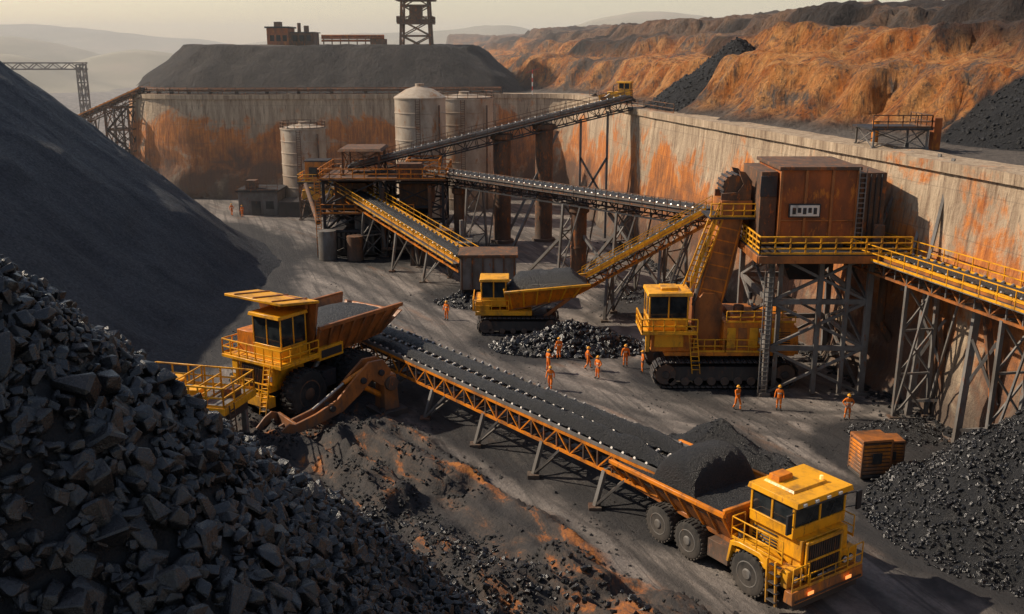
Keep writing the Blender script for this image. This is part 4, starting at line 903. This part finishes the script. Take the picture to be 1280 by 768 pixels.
# ================================================================ HOPPER BUILDING + TOWER
def hopper():
    o=Obj('loading_hopper_tower'); f=o.p('steel_frame')
    X0,X1,Y0,Y1=18.8,26,70.4,79.6
    f.tower(X0,X1,Y0,Y1,0,10.6,3,.42,'steel_grey',.26)
    f.beam((22.4,Y0,0),(22.4,Y0,10.6),.36,.36,'steel_grey'); f.beam((24.4,Y0,0),(24.4,Y0,10.6),.3,.3,'steel_grey'); f.beam((19.7,Y0+.8,0),(19.7,Y0+.8,10.6),.3,.3,'steel_grey')
    f.box(17.4,28.4,68.9,80.2,10.6,10.85,'steel_dark'); 
    f.beam((17.4,68.9,10.5),(28.4,68.9,10.5),.2,.55,'paint_brown')
    f.beam((17.4,68.9,10.5),(17.4,80,10.5),.2,.55,'paint_brown')
    for i in range(7): f.beam((17.9+i*1.6,69.1,10.4),(17.9+i*1.6,80,10.4),.15,.35,'steel_dark')
    r=o.p('railings'); r.rail([(17.5,79.8,10.85),(17.5,69,10.85),(28.2,69,10.85)],'paint_yellow',1.25,1.1,.05,mids=3)
    b=o.p('hopper_box'); b.box(19.4,24.9,71.6,78.4,11.4,16.5,'rust_plate'); b.box(19.2,25.1,71.4,78.6,16.5,16.75,'steel_rusty')
    for x in (19.4,21.2,23.1,24.9): b.box(x-.1,x+.1,71.48,71.6,11.4,16.5,'paint_brown')
    b.box(19.4,24.9,71.5,71.6,12.8,12.9,'paint_brown'); b.box(19.4,24.9,71.46,71.6,11.3,11.55,'paint_brown')
    b.box(18.1,19.3,72.2,78,10.9,16.3,'steel_rusty'); b.box(18.05,19.25,72.1,72.2,14.5,16.0,'steel_dark')
    b.box(25.2,27.3,72.5,78.3,10.9,16.2,'steel_rusty'); 
    for i in range(5): b.box(25.3+i*.4,25.42+i*.4,72.4,72.5,11,16.1,'steel_dark')
    b.box(20.0,22.3,71.34,71.46,13.1,14.1,'steel_dark')
    b.box(20.1,22.2,71.30,71.34,13.2,14.0,'white_paint')
    for i in range(5): b.box(20.25+i*.38,20.5+i*.38,71.27,71.30,13.35+.1*(i%2),13.82,'steel_dark')
    b.hexa([(21,73.5,8.0),(23,73.5,8.0),(23,75.5,8.0),(21,75.5,8.0),(19.6,72,10.6),(24.6,72,10.6),(24.6,78,10.6),(19.6,78,10.6)],'steel_dark')
    b.box(20,24.3,71.8,78,10.85,11.4,'steel_dark'); b.cyl((26.6,71.2,10.9),(26.6,71.2,12.6),.4,'steel_rusty')
    r.ladder((25.15,71.3,10.9),(25.15,71.3,16.7),.5,'steel_grey'); r.ladder((18.6,70.1,0),(18.6,70.1,10.7),.6,'steel_grey')
    p=o.p('pipes'); p.cyl((27.6,72,10.8),(27.6,72,5),.3,'steel_rusty'); p.cyl((27.6,72,5),(29,72,3),.3,'steel_rusty'); o.done(.02)
hopper()
o=Obj('wall_top_frame'); m=o.p('frame')
m.tower(28.4,32.6,79,83,17.3,18.8,1,.14,'steel_grey'); m.rail([(28.2,78.8,18.9),(32.8,78.8,18.9),(32.8,83.2,18.9)],'steel_rusty',1.0,1.2,.04); m.box(28.1,32.9,78.7,83.3,18.75,18.9,'steel_dark')
for a,b in [((27,77,8),(30.2,79,17.4)),((27,80,8),(29.8,81,17.4)),((27.4,74,11),(30.4,76,17.4)),((27,77,8),(30.4,76,17.4)),((28.2,70,8),(31.2,73,17.5)),((28.8,68,9),(30.9,70,17.5))]: m.beam(a,b,.22,.22,'steel_grey')
m.box(33.5,34.1,80,80.8,17.1,19.6,'rust_plate'); m.cyl((31,86,17),(31,86,19.0),.3,'paint_orange'); o.done()
for y0 in (66,60.5,55,49.5):
    x0=27.8+(74.5-y0)*.175
    o=Obj('raking_support'); m=o.p('posts')
    m.beam((x0-1.4,y0,-.2),(x0-.6,y0+.8,9.3),.4,.4,'steel_grey'); m.beam((x0+.8,y0-1.2,-.2),(x0-.3,y0+.4,9.3),.4,.4,'steel_rusty'); m.beam((x0-1.3,y0,1),(x0+.6,y0-.9,1.4),.2,.2,'steel_grey'); m.beam((x0-1.0,y0+.3,4),(x0+.3,y0-.4,7),.2,.2,'steel_grey'); m.beam((x0-.9,y0+.4,7),(x0+.6,y0-.8,3),.18,.18,'steel_grey'); o.done()
def crate(x,y,rz,s=1):
    o=Obj('equipment_crate',(x,y,-.02),rz,s); m=o.p('body')
    m.box(-.95,.95,-.8,.8,0,.18,'steel_dark'); m.box(-.9,.9,-.75,.75,.18,2.2,'steel_rusty')
    for i in range(8): z=.25+i*.24; m.box(-.96,.96,-.81,.81,z,z+.16,'paint_orange')
    for x in (-.97,.85):
        for y in (-.83,.71): m.box(x,x+.12,y,y+.12,.1,2.35,'paint_brown')
    m.box(-1,1,-.86,.86,2.28,2.42,'paint_brown',.05,.05); m.box(-.3,.3,-.88,-.82,.9,1.6,'steel_dark'); o.done(.02)
crate(21.7,56.1,.15,1.0); crate(23.1,57.0,.05,.8)
def dozer(x,y,z,rz):
    o=Obj('bulldozer',(x,y,z),rz); t=o.p('crawler_tracks'); track(t,0,3.8,-1.1,.6,1.0); track(t,0,3.8,1.1,.6,1.0)
    b=o.p('body'); b.box(-1.6,1.8,-.75,.75,.6,1.9,'paint_yellow'); b.box(1.8,1.86,-.6,.6,.8,1.8,'steel_dark'); c=o.p('cab'); g=o.p('cab_glass'); cabin(c,g,-1.5,.2,-.8,.8,1.7,3.2)
    b.prism([(2.5,.05),(2.75,.0),(2.6,.7),(2.8,1.4),(2.65,1.4),(2.4,.7)],-1.9,1.9,'paint_yellow'); 
    for sg in (-1,1): b.beam((0,sg*1.5,.5),(2.5,sg*1.5,.5),.18,.25,'paint_yellow'); b.cyl((1.4,sg*.8,1.6),(2.5,sg*.8,.9),.08,'roller')
    b.cyl((1,.3,1.9),(1,.3,2.7),.07,'steel_dark'); o.done(.02)
dozer(15.4,144,17.1,2.8)
o=Obj('survey_pole',(3.5,174.5,17.2)); m=o.p('pole')
for i in range(6): m.cyl((0,0,i*.7),(0,0,i*.7+.7),.09,'red_paint' if i%2 else 'white_paint')
m.beam((-1.2,0,3.6),(1.2,0,4.4),.08,.08,'red_paint'); o.done()
o=Obj('site_fence'); m=o.p('rail'); pl=[(p[0]+1.2,p[1],17.35) for p in WL if 120<p[1]<170 and p[0]>10]; m.rail(pl,'steel_rusty',1.1,3,.035); o.done()
# ================================================================ PEOPLE
def worker_mesh(name,pose):
    J={'pel':((0,0,.95),.135),'sp':((0,.0,1.14),.125),'ch':((0,0,1.36),.155),'nk':((0,0,1.50),.058),'hd':((0,.015,1.60),.08)}
    sd={}
    for s,k in ((-1,'l'),(1,'r')):
        a=pose.get('arm_'+k,((.27,.0,1.15),(.30,.10,.92))); g=pose.get('leg_'+k,((.11,.03,.50),(.12,-.01,.10)))
        J['sh'+k]=((s*.19,0,1.42),.072); J['el'+k]=((s*a[0][0],a[0][1],a[0][2]),.052); J['wr'+k]=((s*a[1][0],a[1][1],a[1][2]),.036)
        w=Vector(J['wr'+k][0]); e=Vector(J['el'+k][0]); dd=(w-e).normalized(); J['pa'+k]=(tuple(w+dd*.07),.036)
        J['hp'+k]=((s*.10,0,.88),.098); J['kn'+k]=((s*g[0][0],g[0][1],g[0][2]),.068); J['an'+k]=((s*g[1][0],g[1][1],g[1][2]),.05); J['to'+k]=((s*(g[1][0]+.02),g[1][1]+.18,g[1][2]-.045),.045)
        sd[k]=(w,dd)
    E=[('pel','sp'),('sp','ch'),('ch','nk'),('nk','hd')]
    for k in 'lr': E+=[('ch','sh'+k),('sh'+k,'el'+k),('el'+k,'wr'+k),('wr'+k,'pa'+k),('pel','hp'+k),('hp'+k,'kn'+k),('kn'+k,'an'+k),('an'+k,'to'+k)]
    K=list(J); me=D.meshes.new('tmp'); me.from_pydata([J[k][0] for k in K],[(K.index(a),K.index(b)) for a,b in E],[]); ob=D.objects.new('tmp',me); scene.collection.objects.link(ob)
    ob.modifiers.new('s','SKIN'); sv=me.skin_vertices[0].data
    for i,k in enumerate(K): sv[i].radius=(J[k][1],J[k][1]*(.8 if k in('ch','sp','pel') else 1)); sv[i].use_root=(k=='pel')
    ob.modifiers.new('u','SUBSURF').levels=2; ob.modifiers['u'].render_levels=2
    dg=bpy.context.evaluated_depsgraph_get(); ev=D.meshes.new_from_object(ob.evaluated_get(dg)); D.objects.remove(ob)
    mb=MB(); mb.slots=['coverall','skin','boots','reflective','helmet','steel_dark']
    lw={k:sd[k][0] for k in 'lr'}
    for p in ev.polygons:
        c=p.center; mt=0
        if c.z<.16: mt=2
        elif c.z>1.50: mt=1
        elif 1.17<c.z<1.22 and abs(c.x)<.2: mt=3
        elif .40<c.z<.44 and abs(c.x)<.25: mt=3
        for k in 'lr':
            if (c-lw[k]).dot(sd[k][1])>0 and (c-lw[k]).length<.2: mt=1
        mb.f.append(list(p.vertices)); mb.m.append(mt)
    mb.v=[tuple(v.co) for v in ev.vertices]
    mb.lathe((0,.02,1.50),(0,0,1),[(.045,0),(.075,.05),(.088,.11),(.092,.16),(.085,.20),(.05,.245)],14,'skin')
    mb.hexa([(-.015,.10,1.60),(.015,.10,1.60),(.015,.13,1.605),(-.015,.13,1.605),(-.008,.10,1.65),(.008,.10,1.65),(.008,.112,1.65),(-.008,.112,1.65)],'skin')
    for s in (-1,1): mb.box(s*.035-.012,s*.035+.012,.098,.108,1.645,1.657,'steel_dark'); mb.box(s*.095-.012,s*.095+.012,.0,.035,1.60,1.66,'skin')
    mb.box(-.028,.028,.098,.106,1.565,1.575,'steel_dark')
    mb.lathe((0,.015,1.66),(0,0,1),[(.135,0),(.135,.015),(.112,.02),(.108,.06),(.085,.10),(.045,.125),(.01,.13)],18,'helmet'); mb.box(-.07,.07,.10,.19,1.66,1.672,'helmet')
    for k,s in (('l',-1),('r',1)):
        w,dd=sd[k]; side=dd.cross(Vector((1,0,0))); side=side.normalized() if side.length>.1 else Vector((0,1,0)); base=w+dd*.09
        for i,l in enumerate((.065,.078,.072,.055)):
            a=base+side*(.03-.02*i); q=a+dd*l*.55; e=q+dd*l*.45+Vector((-s*.018,0,0)); mb.cyl(a,q,.0095,'skin',.009,6); mb.cyl(q,e,.009,'skin',.007,6)
        a=w+dd*.04+side*.03; mb.cyl(a,a+dd*.05+side*.03,.011,'skin',.009,6)
    ob=mb.build(name,60); return ob.data,ob
poses=[{}, {'leg_l':((.11,.20,.53),(.11,.22,.12)),'leg_r':((.11,-.04,.50),(.11,-.28,.13)),'arm_l':((.25,-.14,1.16),(.26,-.12,.92)),'arm_r':((.25,.12,1.16),(.25,.30,1.0))},
       {'arm_r':((.30,.10,1.20),(.22,.34,1.30)),'leg_l':((.16,.02,.5),(.2,0,.10))},{'arm_l':((.36,-.04,1.19),(.20,.08,1.0)),'arm_r':((.36,-.04,1.19),(.20,.08,1.0)),'leg_r':((.15,.02,.5),(.18,0,.10))}]
PM=[]
for i,p in enumerate(poses):
    d,ob=worker_mesh('mine_worker_body',p); D.objects.remove(ob); PM.append(d)
people=[(-6.2,91.1,0,2.6),(2.9,71.6,1,2.9),(3.9,79.2,0,.4),(2.9,75.6,2,-1.0),(6.7,73.9,3,2.2),(6.1,76.3,1,-1.5),(9.2,77.1,0,3.1),(10.4,75.5,3,1.6),(16.1,67.1,1,-2.7),(19.1,67.2,0,2.8),(23.3,65.0,3,3.0),(-41,150,0,1),(-43,151.5,1,0)]
for i,(x,y,p,rz) in enumerate(people):
    z=float(gh(np.array([x]),np.array([y]))[0])-.01
    ob=D.objects.new('mine_worker',PM[p]); scene.collection.objects.link(ob); ob.location=(x,y,z); ob.rotation_euler=(0,0,rz); ob.scale=(1.07,)*3
# ================================================================ LIGHT, HAZE, CAMERA
el=math.radians(38); hx,hy=-.97,.24; l=math.hypot(hx,hy); hx/=l;hy/=l
sv=Vector((hx*math.cos(el),hy*math.cos(el),math.sin(el)))
sd=D.lights.new('sun','SUN'); sd.energy=5.0; sd.angle=math.radians(.6); sd.color=(1,.86,.68)
so=D.objects.new('sun',sd); scene.collection.objects.link(so); so.rotation_euler=(-sv).to_track_quat('-Z','Y').to_euler()
W=D.worlds.new('World'); scene.world=W; W.use_nodes=True; nt=W.node_tree; bg=nt.nodes['Background']
sk=nt.nodes.new('ShaderNodeTexSky'); sk.sky_type='NISHITA'; sk.sun_disc=False; sk.sun_elevation=el; sk.sun_rotation=math.atan2(hx,hy)
sk.dust_density=.7; sk.air_density=1.0; sk.ozone_density=1.0; sk.altitude=0
mx=nt.nodes.new('ShaderNodeMix'); mx.data_type='RGBA'; mx.blend_type='MULTIPLY'; mx.inputs[0].default_value=1; mx.inputs[7].default_value=(1.0,.83,.70,1)
nt.links.new(sk.outputs[0],mx.inputs[6]); nt.links.new(mx.outputs[2],bg.inputs[0]); bg.inputs[1].default_value=.15
me=D.meshes.new('haze'); bm=bmesh.new(); bmesh.ops.create_cube(bm,size=1); bm.to_mesh(me); bm.free()
hz=D.objects.new('haze_air',me); scene.collection.objects.link(hz); hz.location=(0,940,29); hz.scale=(3600,1640,64)
m=D.materials.new('haze'); m.use_nodes=True; nt=m.node_tree; nt.nodes.remove(nt.nodes['Principled BSDF'])
v=nt.nodes.new('ShaderNodeVolumeScatter'); v.inputs['Color'].default_value=(1,.96,.92,1); v.inputs['Density'].default_value=.00085; v.inputs['Anisotropy'].default_value=.0
nt.links.new(v.outputs[0],nt.nodes['Material Output'].inputs['Volume']); me.materials.append(m)
cam=D.cameras.new('camera'); cam.lens=35; cam.sensor_width=36; cam.clip_end=12000; cam.clip_start=.5
co=D.objects.new('camera',cam); scene.collection.objects.link(co); co.location=(0,0,25); co.rotation_euler=(math.radians(90-14.6),0,0); scene.camera=co
